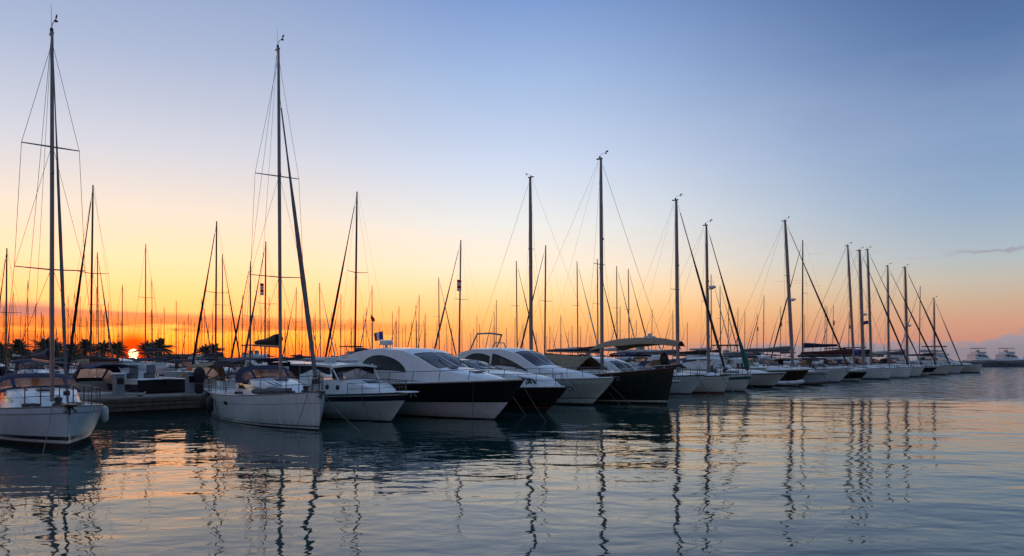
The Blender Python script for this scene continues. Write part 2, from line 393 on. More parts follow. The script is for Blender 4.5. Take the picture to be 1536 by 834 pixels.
# ------------------------------------------------------------------ boats: mast and rig
def rig(root, h, xm, zt, top, r=0.08, matk='alu', spreaders=((0.42, 0.95), (0.70, 0.75)), jib=('cwhite', 0.06), boom=None, rake=0.01,
        wire=0.007, detail=2, backstay=True, forestay_top=0.97, jibfoot=None, jibdark=False, lazy=False, topgear=True, sweep=0.25):
    """mast standing at x = xm from the deck height zt to the height top; boom: (length, z, material, radius)"""
    mm = MB().use(matk); seg = 8 if detail else 6
    def mp(z): return Vector((xm - rake * (z - zt), 0, z))
    zz = [zt, lerp(zt, top, .3), lerp(zt, top, .62), lerp(zt, top, .86), top]
    mm.tube([mp(z) for z in zz], [r, r, r * .97, r * .85, r * .66], seg, flat=0.72)
    if detail:      # masthead crane, halyard exits, steaming light
        mm.box(mp(top) + Vector((-0.10, 0, 0.03)), (r * 3.2, r * 1.1, 0.07), 0.01)
        mm.box(mp(lerp(zt, top, .62)) + Vector((r * .9, 0, 0)), (0.10, 0.09, 0.14), 0.02)
        mm.use('wire'); mm.tube([mp(top * .97) + Vector((-r * 1.4, r * .4, 0)), mp(zt + 1.0) + Vector((-r * 1.3, r * .5, 0))], wire, 4)
        mm.tube([mp(top * .95) + Vector((r * 1.1, -r * .5, 0)), mp(zt + .9) + Vector((r * 1.6, -r * 1.2, 0))], wire, 4)
    mast = mm.build('mast', root)
    tips = {-1: [], 1: []}
    for fz, hw in spreaders:
        z = lerp(zt, top, fz); p = mp(z)
        m = MB().use(matk)
        for sd in (-1, 1):
            e = p + Vector((-hw * sweep, sd * hw, 0.06 * hw)); tips[sd].append(e)
            m.tube([p + Vector((0, sd * r * .4, 0)), e], [0.026, 0.017], 6, flat=1.4)
        m.build('spreader', mast)
    if topgear and detail:
        m = MB().use('rubber'); t0 = mp(top)
        m.tube([t0, t0 + Vector((0.02, 0, 0.30)), t0 + Vector((0.42, 0.05, 0.36))], 0.012, 5)
        m.box(t0 + Vector((0.42, 0.05, 0.41)), (0.18, 0.03, 0.09), 0.01)
        m.lathe(t0 + Vector((0.34, 0.05, 0.26)), [(0.02, 0), (0.06, 0.02), (0.06, 0.05), (0.02, 0.07)], 8)
        m.lathe(t0 + Vector((-0.08, 0, 0.06)), [(0.05, 0), (0.05, 0.12), (0.03, 0.15)], 8)
        m.build('wind_vane', mast)
        if detail > 1:
            m = MB().use('wire'); m.tube([t0 + Vector((-0.12, 0, 0.02)), t0 + Vector((-0.16, 0, 1.0))], [0.008, 0.004], 4); m.build('aerial', mast)
    # shrouds, one mesh for each side
    xc = xm - 0.12
    for sd in (-1, 1):
        m = MB().use('wire'); foot = Vector(h.edge(xc, sd, 0.06, 0.02))
        path = [foot] + tips[sd] + [mp(lerp(zt, top, 0.965)) + Vector((0, sd * 0.03, 0))]
        m.tube(path, wire, 4)
        f2 = Vector(h.edge(xc - 0.35, sd, 0.10, 0.02))
        m.tube([f2, mp(lerp(zt, top, spreaders[0][0] if spreaders else 0.6)) + Vector((0, sd * 0.05, -0.05))], wire, 4)
        if detail > 1 and len(tips[sd]) > 1:
            m.tube([tips[sd][0], mp(lerp(zt, top, spreaders[1][0] - .01)) + Vector((0, sd * .05, 0))], wire * .8, 4)
        m.build('shroud', root)
    # forestay with the rolled jib
    a = Vector((h.L / 2 - 0.25, 0, h.fb + 0.06)); b = mp(lerp(zt, top, forestay_top)) + Vector((r, 0, 0))
    if jib:
        m = MB().use('wire'); m.tube([a, lerp(a, b, 0.04)], wire * 2, 5); m.tube([lerp(a, b, 0.95), b], wire * 1.5, 5)
        m.use('rubber'); ax = (b - a).normalized()
        m.tube([lerp(a, b, 0.022), lerp(a, b, 0.032)], jib[1] * 2.0, 10)
        m.use(jib[0]); k = 18; pts = []; rr = []
        for i in range(k + 1):
            f = i / k; pts.append(lerp(a, b, 0.04 + 0.91 * f) + Vector((0, 0, 0)))
            rr.append(jib[1] * (0.7 + 0.55 * math.sin(PI * min(1, f * 1.15 + .1)) - 0.35 * f) * (1 + 0.06 * math.sin(i * 2.4)))
        m.tube(pts, rr, 7)
        j = m.build('furled_jib', root)
        if jibfoot:
            m = MB().use(jibfoot); q = [lerp(a, b, f) for f in (0.035, 0.09, 0.16, 0.24)]
            m.tube(q, [jib[1] * 2.2, jib[1] * 2.6, jib[1] * 1.9, jib[1] * 1.15], 8); m.build('sail_sleeve', j)
    else:
        m = MB().use('wire'); m.tube([a, b], wire * 1.4, 5); m.build('forestay', root)
    if backstay:
        m = MB().use('wire'); m.tube([mp(top) + Vector((-0.14, 0, 0)), Vector((-h.L / 2 + 0.1, 0, h.fs + 0.1))], wire, 4); m.build('backstay', root)
    if boom:
        ln, zb, bk, br = boom
        p0 = mp(zb) + Vector((-r * 1.3, 0, 0)); p1 = p0 + Vector((-ln, 0, 0.10))
        m = MB().use(matk); m.tube([p0, p1], [0.065, 0.055], 8, flat=0.7)
        m.use('wire'); m.tube([p1 + Vector((0.1, 0, 0)), mp(lerp(zt, top, .985)) + Vector((-.2, 0, 0))], wire * .8, 4)
        m.tube([lerp(p0, p1, .75), Vector((p1.x + .6, 0, h.dz(p1.x)))], wire * 1.5, 4)
        bo = m.build('boom', root)
        if bk:
            m = MB().use(bk); rows = []
            for i in range(13):
                f = i / 12; c = lerp(p0, p1, 0.01 + 0.97 * f); hgt = br * (2.6 - 1.7 * f) * (1 + 0.05 * math.sin(7 * f + 1)); w = br * (1.0 - 0.35 * f)
                ring = []
                for k in range(11):
                    t = 2 * PI * k / 11
                    ring.append(c + Vector((0, math.sin(t) * w * (1.0 if math.cos(t) < 0 else 0.75), 0.02 + hgt * 0.5 * (1 - math.cos(t)) * (1 + 0.04 * math.sin(9 * f + k)))))
                rows.append(ring + [ring[0]])
            m.grid(rows); m.add(rows[0][:-1], [tuple(range(11))]); m.add(rows[-1][:-1], [tuple(reversed(range(11)))])
            m.build('sail_cover', bo, ang=60)
        if lazy:
            m = MB().use('wire')
            for sd in (-1, 1):
                e = mp(lerp(zt, top, .55)) + Vector((0, sd * .1, 0))
                for f in (.3, .6, .9): m.tube([lerp(p0, p1, f) + Vector((0, sd * .1, 0.1)), e], wire * .6, 4)
            m.build('lazy_jack', root)
    return mast, mp

def sprayhood(root, h, x, hw, z0, z1, depth, matk='cnavy', wins=True):
    """a folding hood with windows tinted with sunset glow: arched hoops with cloth between"""
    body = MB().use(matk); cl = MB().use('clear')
    n = 24
    def arch(f, t):      # f 0 front .. 1 back, t 0..1 across
        a = PI * t; w = hw * lerp(0.93, 1.0, f); zt = lerp(z0 + 0.10, z1, math.sin(f * PI / 2) ** 0.85)
        c, s_ = -math.cos(a), math.sin(a)
        return Vector((x - depth * f, w * math.copysign(abs(c) ** 0.55, c), lerp(z0, zt, abs(s_) ** 0.6)))
    fs = [0, .12, .50, .62, .8, 1]
    for i in range(len(fs) - 1):
        for j in range(n):
            t0, t1 = j / n, (j + 1) / n
            q = (arch(fs[i], t0), arch(fs[i], t1), arch(fs[i + 1], t1), arch(fs[i + 1], t0))
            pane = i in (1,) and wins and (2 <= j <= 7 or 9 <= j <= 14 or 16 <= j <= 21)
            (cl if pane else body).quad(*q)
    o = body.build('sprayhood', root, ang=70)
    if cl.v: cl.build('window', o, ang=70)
    m = MB().use('steel')
    m.tube([arch(1, i / 16) + Vector((-.01, 0, 0)) for i in range(17)], 0.014, 6); m.build('hoop', o)
    return o

def bimini(root, x0, x1, hw, z, zdeck, matk='cnavy'):
    m = MB().use(matk); rows = []
    for i in range(7):
        f = i / 6; rows.append([(lerp(x0, x1, f), hw * u, z - 0.16 * abs(u) ** 3 + 0.07 * math.sin(PI * f) + 0.015 * math.sin(6 * f + 3 * u)) for u in (-1, -.97, -.6, -.2, .2, .6, .97, 1)])
    m.slab(rows, 0.035)
    for sd in (-1, 1):
        m.grid([[(lerp(x0, x1, i / 6), sd * hw, z - .17), (lerp(x0, x1, i / 6), sd * hw * 1.005, z - .36)][:: sd] for i in range(7)])
    o = m.build('bimini', root, ang=50)
    xm = (x0 + x1) / 2
    for sd in (-1, 1):
        m = MB().use('steel')
        for xa in (x0 + .1, xm, x1 - .1): m.tube([(xm + (xa - xm) * .25, sd * hw * .98, zdeck), (xa, sd * hw * .95, z - .12)], 0.013, 5)
        m.build('bimini_frame', o)
    return o

def hatch(root, x, y, z, sz=0.5, matk='dark'):
    m = MB().use('alu'); m.box((x, y, z), (sz, sz, 0.05), 0.015); m.use(matk); m.box((x, y, z + 0.028), (sz * .84, sz * .84, 0.02), 0.006)
    return m.build('hatch', root)

def anchor(root, h, z=None):
    z = h.fb - 0.02 if z is None else z; x = h.L / 2
    m = MB().use('steel'); m.box((x + .02, 0, z + .05), (0.5, 0.22, 0.06), 0.01)
    m.tube([(x - .25, 0, z + .12), (x + .22, 0, z + .04)], 0.022, 6)
    m.tube([(x + .22, 0, z + .04), (x + .26, .16, z - .14)], [0.02, 0.05], 6); m.tube([(x + .22, 0, z + .04), (x + .26, -.16, z - .14)], [0.02, 0.05], 6)
    m.tube([(x + .2, 0, z + .05), (x + .10, 0, z - .22)], 0.025, 6)
    return m.build('anchor', root)

def wheel(root, x, y, z, r=0.45):
    m = MB().use('steel'); n = 20
    pts = [(x, y + r * math.cos(2 * PI * k / n), z + r * math.sin(2 * PI * k / n)) for k in range(n + 1)]
    m.tube(pts, 0.018, 6, caps=False)
    for k in range(5): m.tube([(x, y, z), (x, y + r * math.cos(2 * PI * k / 5), z + r * math.sin(2 * PI * k / 5))], 0.01, 5)
    m.use('white'); m.box((x + .14, y, z - .35), (0.2, 0.3, 0.75), 0.04)
    return m.build('steering_wheel', root)

def flag(root, p, w, hgt, cols, pole=None, droop=0.35, vertical=True):
    m = MB()
    n = 9; k = len(cols)
    for c in range(k):
        m.use(cols[c]); rows = []
        for i in range(n):
            f = i / (n - 1)
            def q(g):
                off = 0.10 * w * math.sin(5 * f + 1.5 * g)
                if vertical: return (p[0] - w * (c + f) / k, p[1] + off, p[2] - hgt * g - droop * hgt * (c + f) / k)
                return (p[0] - w * f, p[1] + off, p[2] - hgt * (c + g) / k - droop * hgt * f)
            rows.append([q(0), q(.5), q(1)])
        m.grid(rows)
    if pole: m.use('alu'); m.tube([pole, p], 0.014, 6)
    return m.build('flag', root, ang=80)

def place(root, h, tip_px, Y, heading):
    x, y = at(tip_px, Y); a = math.radians(heading)
    root.location = (x - math.cos(a) * h.L / 2, y - math.sin(a) * h.L / 2, 0); root.rotation_euler = (random.uniform(-.006, .006), random.uniform(-.004, .004), a)
def world_pt(root, p):
    a = root.rotation_euler[2]; l = root.location
    return (l[0] + p[0] * math.cos(a) - p[1] * math.sin(a), l[1] + p[0] * math.sin(a) + p[1] * math.cos(a), p[2])

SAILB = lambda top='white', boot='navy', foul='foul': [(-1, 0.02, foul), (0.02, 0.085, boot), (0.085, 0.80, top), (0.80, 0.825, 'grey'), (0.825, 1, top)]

def sailboat(tip_px, Y, heading, L, B, fb, label, fs=None, bands=None, mast_t=None, mast_px=None, top_py=None, top=None, r=0.085, matk='alu', cab=True, jib=('cwhite', 0.06),
             boom=('auto',), spreaders=((0.42, 0.95), (0.70, 0.75)), hood=None, bim=None, detail=1, name='sailboat', group=None, rake=0.45, trim=('alu', 0.022), deck='deck', jibfoot=None,
             rk=0.01, ts=0.72, backstay=True, rails=True, flags=None, f1=0.45, f0=0.10, fst=0.97, cabmat='white', wheelx=None, wire=0.007, full=2.2, srake=0.5, cabh=.5):
    h = Hull(L, B, fb, fs or fb * 0.82, rake=rake, srake=srake, ts=ts, f1=f1, f0=f0, full=full)
    root = empty(name); place(root, h, tip_px, Y, heading)
    hull_parts(root, h, bands or SAILB(), deckmat=deck, trim=trim, n=30 if detail > 1 else 22)
    a = math.radians(heading); tip = at(tip_px, Y)
    if mast_t is None:
        rr = (mast_px - CX) / F; mast_t = (tip[0] - rr * tip[1]) / (math.cos(a) - rr * math.sin(a))
    xm = L / 2 - mast_t
    if top is None:
        my = tip[1] - math.sin(a) * mast_t; top = H + (HZ - top_py) / F * my
    zc = h.dz(xm)
    if cab:
        x1 = min(L * 0.27, L / 2 - 1.4); x0 = -L * 0.14; d = h.dz(0) - .07
        hw = B * 0.33
        tab = [(x0, hw, hw * .9, d, d + cabh), (lerp(x0, x1, .45), hw * 1.0, hw * .86, d, d + cabh * .92), (lerp(x0, x1, .8), hw * .82, hw * .62, d + .02, d + cabh * .66), (x1, hw * .5, hw * .3, d + .05, d + .10)]
        wn = [(lerp(x0, x1, .10), lerp(x0, x1, .36), lambda f: .42, lambda f: .80), (lerp(x0, x1, .42), lerp(x0, x1, .70), lambda f: .42, lambda f: .80 - .2 * f)]
        shell(root, 'cabin', tab, wins=wn, matk=cabmat, glassk='dark', camb=0.06, N=14)
        zc = interp(tab, xm, 4) + .05 if x0 < xm < x1 else zc
        if detail > 1:
            for hx in (.25, .6): hatch(root, lerp(x0, x1, hx), 0, interp(tab, lerp(x0, x1, hx), 4) + .085, .5)
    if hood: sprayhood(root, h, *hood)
    if bim: bimini(root, *bim)
    if wheelx is not None: wheel(root, wheelx, 0, h.dz(wheelx) + .75)
    if rails:
        rail(root, h, L / 2 - 1.5, L / 2 - .35, 0.62, 3, 'pulpit', r=0.016 if detail > 1 else .018)
        if detail > 1:
            for i in range(5):
                for sd in (-1, 1):
                    x = lerp(-L / 2 + .8, L / 2 - 2.9, i / 4); p = h.edge(x, sd, .08)
                    m = MB().use('steel'); m.tube([p, (p[0], p[1], p[2] + .6)], .013, 6); m.build('stanchion', root)
            m = MB().use('wire')
            for sd in (-1, 1):
                for hh in (.58, .31):
                    m.tube([(lambda p: (p[0], p[1], p[2] + hh))(h.edge(lerp(-L / 2 + .3, L / 2 - 1.5, i / 8), sd, .08)) for i in range(9)], .006, 4)
            m.build('lifeline', root)
            rail(root, h, -L / 2 + .15, -L / 2 + 1.2, .62, 3, 'pushpit', r=.016, closed=False, stern=True)
        else:
            rail(root, h, -L / 2 + .5, L / 2 - 1.6, 0.55, 6, 'guard_rail', r=0.009, closed=False)
    if boom == ('auto',): boom = (L * .36, zc + 1.15, 'cnavy', .13)
    mast, mp = rig(root, h, xm, zc, top, r=r, matk=matk, spreaders=spreaders, jib=jib, boom=boom, detail=detail, jibfoot=jibfoot, rake=rk, backstay=backstay, forestay_top=fst, wire=wire)
    if flags:
        z, w, hg, cols = flags; p = mp(z); flag(mast, (p.x - .35, .35, z), w, hg, cols)
    tag(root, label, 'sailboat', group)
    return root, h, mp

ROW = 'boats moored bows out along the quay'
# ------------------------------------------------------------------ front row, left to right
# 1: the near sailing boat at the left edge
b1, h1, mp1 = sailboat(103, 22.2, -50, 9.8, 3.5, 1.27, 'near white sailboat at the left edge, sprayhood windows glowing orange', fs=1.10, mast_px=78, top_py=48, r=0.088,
    boom=(3.6, 2.55, 'cnavy', .15), hood=(0.35, 1.25, 1.50, 2.15, 1.15), detail=2, group=ROW, rake=0.22, spreaders=((0.355, 0.98), (0.69, 0.80)), wheelx=-3.2,
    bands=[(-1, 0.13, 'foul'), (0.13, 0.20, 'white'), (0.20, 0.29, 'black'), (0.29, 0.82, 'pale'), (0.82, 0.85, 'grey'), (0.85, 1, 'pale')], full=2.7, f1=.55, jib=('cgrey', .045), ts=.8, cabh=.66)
anchor(b1, h1)
m = MB().use('brown'); m.box((h1.L / 2 + .05, 0, 1.30), (.55, .34, .07), .015); m.build('bow_plank', b1)
m = MB().use('teak'); m.tube([(.2, -.75, h1.dz(0) + .74), (1.2, -.72, h1.dz(0) + .70), (1.9, -.62, h1.dz(0) + .58)], .022, 6); m.build('handrail', b1)
m = MB().use('teak'); m.tube([(.2, .75, h1.dz(0) + .74), (1.2, .72, h1.dz(0) + .70), (1.9, .62, h1.dz(0) + .58)], .022, 6); m.build('handrail', b1)
m = MB().use('black'); m.lathe((3.3, 0, h1.dz(3.3)), [(.16, 0), (.18, .08), (.10, .14), (.12, .26), (.05, .30)], 12); m.build('windlass', b1)
def coil(root, x, y, z, r, k='ropedark'):
    m = MB().use(k); m.tube([(x + (r + .03 * (i % 3)) * math.cos(i * .5), y + (r + .03 * (i % 3)) * math.sin(i * .5), z + .012 * (i % 7) + .02) for i in range(50)], .02, 5); return m.build('rope_coil', root)
coil(b1, 2.6, -.6, h1.dz(2.6), .2); coil(b1, 2.7, .55, h1.dz(2.7), .17, 'rope')
# 2: the white sailing boat with black fenders
b2, h2, mp2 = sailboat(480, 28.2, -54, 10.6, 3.4, 1.40, 'white sailboat with black boom bag, navy bimini and black fenders', fs=1.15, mast_px=421, top_py=72, r=0.10,
    boom=(3.0, 3.15, 'cblack', .19), hood=(0.2, 1.2, 1.62, 2.35, 1.2), bim=(-4.3, -1.2, 1.25, 2.65, 1.2), detail=2, group=ROW, rake=0.16, spreaders=((0.31, 1.12), (0.615, 0.92)), wheelx=-3.4,
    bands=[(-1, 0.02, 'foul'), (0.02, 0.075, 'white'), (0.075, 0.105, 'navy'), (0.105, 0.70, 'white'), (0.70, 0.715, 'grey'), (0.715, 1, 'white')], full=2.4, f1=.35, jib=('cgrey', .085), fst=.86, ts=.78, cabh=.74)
anchor(b2, h2)
coil(b2, 3.4, -.5, h2.dz(3.4), .2); coil(b2, -.6, -1.15, h2.dz(0), .16)
m = MB().use('black'); m.lathe((3.9, 0, h2.dz(3.9)), [(.16, 0), (.18, .08), (.10, .14), (.12, .26), (.05, .30)], 12); m.build('windlass', b2)
for y in (-.85, -.6, .85):
    m = MB().use('ropedark'); m.tube([(lerp(-1.2, 2.4, i / 8), y * (1 - .04 * i), h2.dz(0) - .02 + lerp(.74, .44, (i / 8) ** 2) * (1 if abs(y) < .8 else .98)) for i in range(9)], .018, 5); m.build('halyard', b2)
m = MB().use('cgrey'); m.tube([h2.edge(lerp(1.6, 3.9, i / 8), -1, .22, .14 + .03 * math.sin(i * 1.7)) for i in range(9)], [.08, .13, .15, .14, .15, .13, .14, .11, .06], 8); m.build('sail_bag', b2)
for sd in (-1, 1):                                         # port light in the topsides
    m = MB().use('dark'); t = h2.t_of(-.9); p = h2.pt(t, .72, sd); m.box((p[0], p[1] * 1.0, p[2]), (.42, .05, .15), .02, 0.02); m.build('port_light', b2)

def fender(root, h, x, sd, length=.62, r=.12, matk='rubber', label='', drop=.2, group='black fenders on the white sailboat'):
    p = h.edge(x, sd, -r - .03); z = p[2] - drop - length
    w = world_pt(root, (p[0], p[1], z)); o = empty('fender', w)
    m = MB().use(matk); prof = [(.02, 0), (r * .6, .03), (r, .12), (r, length - .12), (r * .6, length - .03), (.03, length)]
    m.lathe((0, 0, 0), prof, 12); m.build('fender_body', o)
    m = MB().use('rope'); q = world_pt(root, h.edge(x, sd, 0.05, .05)); m.tube([(0, 0, length), (q[0] - w[0], q[1] - w[1], q[2] - w[2] + .02)], .009, 5); m.build('fender_rope', o)
    tag(o, label, 'fender', group); return o
fender(b2, h2, -4.7, -1, label='aftmost black fender at the stern of the white sailboat', drop=.12, length=.75, r=.15)
fender(b2, h2, -3.55, -1, label='middle black fender hanging highest on the white sailboat', drop=-.06, length=.72, r=.15)
fender(b2, h2, -2.75, -1, label='foremost black fender on the side of the white sailboat', drop=.12, length=.72, r=.15)
fender(b1, h1, .6, 1, matk='cwhite', label='white fender on the right side of the near left sailboat', drop=.05, length=.6, r=.12, group='white fender')

# ------------------------------------------------------------------ motor boats
def motorbase(tip_px, Y, heading, h, bands, label, cat='motorboat', name='motorboat', deck='deck', trim=('steel', .03), group=ROW, transom=None):
    root = empty(name); place(root, h, tip_px, Y, heading)
    hull_parts(root, h, bands, deckmat=deck, trim=trim, transom=transom)
    tag(root, label, cat, group); return root

# 3: small cruiser with a hard top
h3 = Hull(7.7, 2.75, 1.24, 1.02, rake=1.15, srake=.05, ts=.88, f0=.14, f1=.62, chine=.22, pw=1.1, draft=.35, sag=.02, full=2.5)
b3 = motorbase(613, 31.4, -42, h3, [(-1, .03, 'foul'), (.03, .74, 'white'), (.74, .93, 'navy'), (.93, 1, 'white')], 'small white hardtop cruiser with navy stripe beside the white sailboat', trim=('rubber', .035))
d = h3.dz(0)
tab3 = [(-1.2, 1.22, 1.10, d - .08, d + .62), (0.4, 1.16, 1.0, d - .08, d + .60), (1.5, 1.0, .82, d - .06, d + .47), (2.35, .72, .5, d - .02, d + .28), (2.8, .45, .25, d, d + .04)]
c3, s3, t3 = shell(b3, 'cabin', tab3, wins=[], matk='white', camb=.06)
for sd in (-1, 1):
    for x in (-.25, .45):
        m = MB(); p = s3(x, .55, sd); m.use('steel'); m.tube([(p[0], p[1] - sd * .02, p[2]), (p[0], p[1] + sd * .015, p[2])], .125, 14); m.use('dark'); m.tube([(p[0], p[1], p[2]), (p[0], p[1] + sd * .022, p[2])], .095, 14); m.build('porthole', c3)
hatch(c3, 1.35, 0, interp(tab3, 1.35, 4) + .085, .55)
m = MB().use('white'); zr = 2.42                            # hard top on raked posts
rows = [[(x, 1.22 * u * (1 - .06 * max(0, f - .6)), zr + .08 * (1 - u * u) - .10 * f ** 4) for u in (-1, -.96, -.5, 0, .5, .96, 1)] for f, x in [(i / 10, lerp(-3.2, .25, i / 10)) for i in range(11)]]
m.slab(rows, .09); ht = m.build('hardtop', b3, ang=40)
for sd in (-1, 1):
    for (xa, za, xb) in ((-1.05, d + .55, -1.5), (-1.05, d + .55, -.75), (.55, d + .6, -.0)):
        m = MB().use('white'); m.tube([(xa, sd * 1.08, za), (xb, sd * 1.12, zr - .02)], .028, 6); m.build('post', ht)
m = MB().use('cwhite')                                      # dinghy gear lashed to the roof
m.box((-2.2, .2, zr + .18), (1.0, 1.2, .22), .09); m.box((-1.2, -.3, zr + .16), (.5, .4, .3), .05); m.box((-.9, .5, zr + .14), (.9, .5, .16), .06); m.build('roof_gear', ht)
m = MB().use('cblack')                                      # the dark canvas enclosure behind and a raked screen in front
for sd in (-1, 1):
    m.grid([[(lerp(-3.2, -2.3, i / 5), sd * 1.18, lerp(d + .05, zr - .05, k / 4) if i < 5 else lerp(d + .35, zr - .05, k / 4)) for k in range(5)] for i in range(6)], flip=sd > 0)
    m.grid([[(lerp(-2.3, .05, i / 8), sd * 1.17, lerp(zr - .06, zr - .36 - .12 * math.cos(i * .8), k / 2)) for k in range(3)] for i in range(9)], flip=sd > 0)
m.build('canvas_enclosure', b3, ang=60)
m = MB().use('glass'); rows = [[(lerp(.62, .05, k / 4), 1.02 * u * (1 - .03 * k), lerp(d + .62, zr - .1, k / 4) - .10 * abs(u) ** 3) for u in (-1, -.5, 0, .5, 1)] for k in range(5)]
m.grid(rows); m.build('windscreen', b3, ang=60)
m = MB().use('cwhite')
for y in (-.55, .5): m.box((-1.75, y, d + .15), (.55, .55, .9), .12)
m.build('helm_seat', b3)
rail(b3, h3, 1.2, 3.45, .48, 4, inset=.12)
m = MB().use('white'); m.box((3.78, 0, 1.27), (.75, .62, .08), .03); m.build('bow_platform', b3); anchor(b3, h3)

# 4: the dark sport yacht
h4 = Hull(11.6, 3.9, 1.78, 1.45, rake=1.75, srake=.2, ts=.90, f0=.10, f1=.66, chine=.42, pw=1.15, draft=.55, sag=.03, full=2.6)
b4 = motorbase(786, 32.0, -42, h4, [(-1, .03, 'foul'), (.03, .44, 'white'), (.44, .97, 'black'), (.97, 1, 'white')], 'black and white sport yacht with arched side window and sloping windscreen', cat='yacht', name='motor_yacht', trim=('white', .05))
d = h4.dz(-1)
tab4 = [(-4.3, 1.72, 1.62, d - .10, d + 1.22), (-3.6, 1.74, 1.60, d - .10, d + 1.42), (-2.4, 1.74, 1.48, d - .10, d + 1.56), (-0.7, 1.70, 1.36, d - .10, d + 1.51), (.2, 1.62, 1.28, d - .09, d + 1.28),
        (1.75, 1.42, 1.14, d - .06, d + .66), (2.6, 1.22, .95, d - .02, d + .50), (4.0, .80, .55, d + .04, d + .30), (5.0, .35, .15, d + .12, d + .16)]
arch = lambda f: .42 + .40 * math.sin(PI * (0.02 + .98 * f ** .75)) ** .55
c4, s4, t4 = shell(b4, 'superstructure', tab4, wins=[(-3.1, .0, lambda f: .42, arch)], screen=(.15, 1.74, .92), camb=.10, pane_bars=1, open_back=False, sun_roof=(-2.6, -.9, .5), N=60, seal=True)
m = MB().use('white')                                       # arch bars beside the cockpit and the aft spoiler
m.slab([[(x, 1.55 * u, d + 1.30 + .10 * (1 - u * u) + (x + 4.3) * .10) for u in (-1, -.5, 0, .5, 1)] for x in (-5.1, -4.7, -4.2)], .10)
for sd in (-1, 1): m.tube([(-5.0, sd * 1.50, d + 1.2), (-3.9, sd * 1.66, d + .55)], .05, 6)
m.build('radar_arch', c4)
m = MB().use('white'); m.lathe((-3.3, 0, d + 1.55), [(.10, 0), (.07, .22), (.30, .24), (.34, .30), (.34, .42), (.28, .48), (.05, .50)], 16); m.build('radar_dome', c4)
m = MB().use('alu'); m.tube([(-3.75, .2, d + 1.4), (-3.85, .2, d + 2.55)], .018, 6); m.build('flag_staff', c4)
flag(c4, (-3.85, .2, d + 2.5), .62, .42, ['flagblue', 'flagwhite', 'flagred'], droop=.2)
m = MB().use('ctan'); m.box((-2.4, 0, d + .2), (2.2, .8, .6), .1); m.box((-.3, .7, d + .55), (.5, .6, .9), .1); m.box((-.3, -.7, d + .55), (.5, .6, .9), .1); m.box((.75, 0, d + .45), (.5, 2.2, .5), .12); m.build('seats', b4)
for sd in (-1, 1):
    m = MB().use('steel'); p = h4.pt(h4.t_of(1.2), .74, sd); m.tube([(p[0] - .22, p[1], p[2]), (p[0] + .22, p[1] - sd * .05, p[2] + .02)], .05, 8); m.build('vent', b4)
    m = MB().use('steel')
    for i, x in enumerate((-2.6, -.9, .7, 2.2, 3.6)):
        p = h4.edge(x, sd, .14); m.tube([p, (p[0] + .10, p[1] - sd * .03, p[2] + .50)], .015, 6)
    m.tube([(lambda p: (p[0] + .10, p[1] - sd * .03, p[2] + .50 - (.3 if i == 0 else 0)))(h4.edge(lerp(-3.2, 4.9, i / 14), sd, .14)) for i in range(15)], .016, 6)
    m.build('bow_rail', b4)
anchor(b4, h4)
for sd in (-1, 1):
    m = MB().use('rubber'); m.tube([Vector(t4(lerp(1.72, .9, i / 5), sd * (.45 - .03 * i))) + Vector((0, 0, .03)) for i in range(6)], .014, 5); m.build('wiper', c4)
    m = MB().use('dark')                                    # long slim side light in the topsides
    rows = [[(lambda q: (q[0], q[1] + sd * .012, q[2]))(h4.pt(h4.t_of(lerp(-2.6, .4, i / 8)), v, sd)) for v in (.72, .80)] for i in range(9)]
    m.grid(rows, flip=sd < 0); m.build('hull_window', b4)
    m = MB().use('grey'); m.tube([Vector(s4(lerp(-3.9, 4.2, i / 16), .16, sd)) + Vector((0, sd * .01, 0)) for i in range(17)], .022, 6); m.build('rub_strip', c4)
hatch(c4, 1.95, -.45, interp(tab4, 1.95, 4) + .11, .4)
hatch(c4, 3.0, 0, interp(tab4, 3.0, 4) + .11, .6)

# 5: the maroon open cruiser
h5 = Hull(10.6, 3.5, 1.28, 1.15, rake=1.3, srake=.2, ts=.88, f0=.10, f1=.66, chine=.30, pw=1.15, draft=.5, sag=.0, full=2.6)
b5 = motorbase(851, 36.8, -41, h5, [(-1, .16, 'foul'), (.16, .20, 'red'), (.20, .97, 'maroon'), (.97, 1, 'white')], 'dark maroon cruiser with white rounded foredeck and low coupe windows', cat='yacht', name='motor_yacht', trim=('white', .045))
d = h5.dz(0)
tab5 = [(-3.9, 1.45, 1.30, d - .08, d + 1.15), (-2.7, 1.48, 1.26, d - .08, d + 1.32), (-1.3, 1.48, 1.2, d - .08, d + 1.24), (.2, 1.46, 1.18, d - .07, d + .80), (1.2, 1.38, 1.12, d - .06, d + .70), (2.8, 1.12, .88, d - .02, d + .58), (4.1, .72, .45, d + .02, d + .40), (4.75, .36, .18, d + .04, d + .12)]
c5, s5, t5 = shell(b5, 'superstructure', tab5, wins=[(-3.4, -1.75, lambda f: .55, lambda f: .90), (-1.6, .1, lambda f: .56, lambda f: .90 - .28 * f)], screen=(-1.2, .18, .88), camb=.10, pane_bars=2, N=44, seal=True)
rail(b5, h5, .6, 4.75, .62, 6, inset=.16); anchor(b5, h5)
m = MB().use('rubber')                                      # horseshoe lifebuoy cover on the foredeck
for sd in (-1,):
    p = s5(3.75, .45, sd); n = 14
    m.tube([(p[0] + .2 * math.cos(PI * k / n), p[1] - .06, p[2] - .02 + .20 * math.sin(PI * k / n)) for k in range(n + 1)], .045, 7)
m.build('mooring_bow_ring', c5)

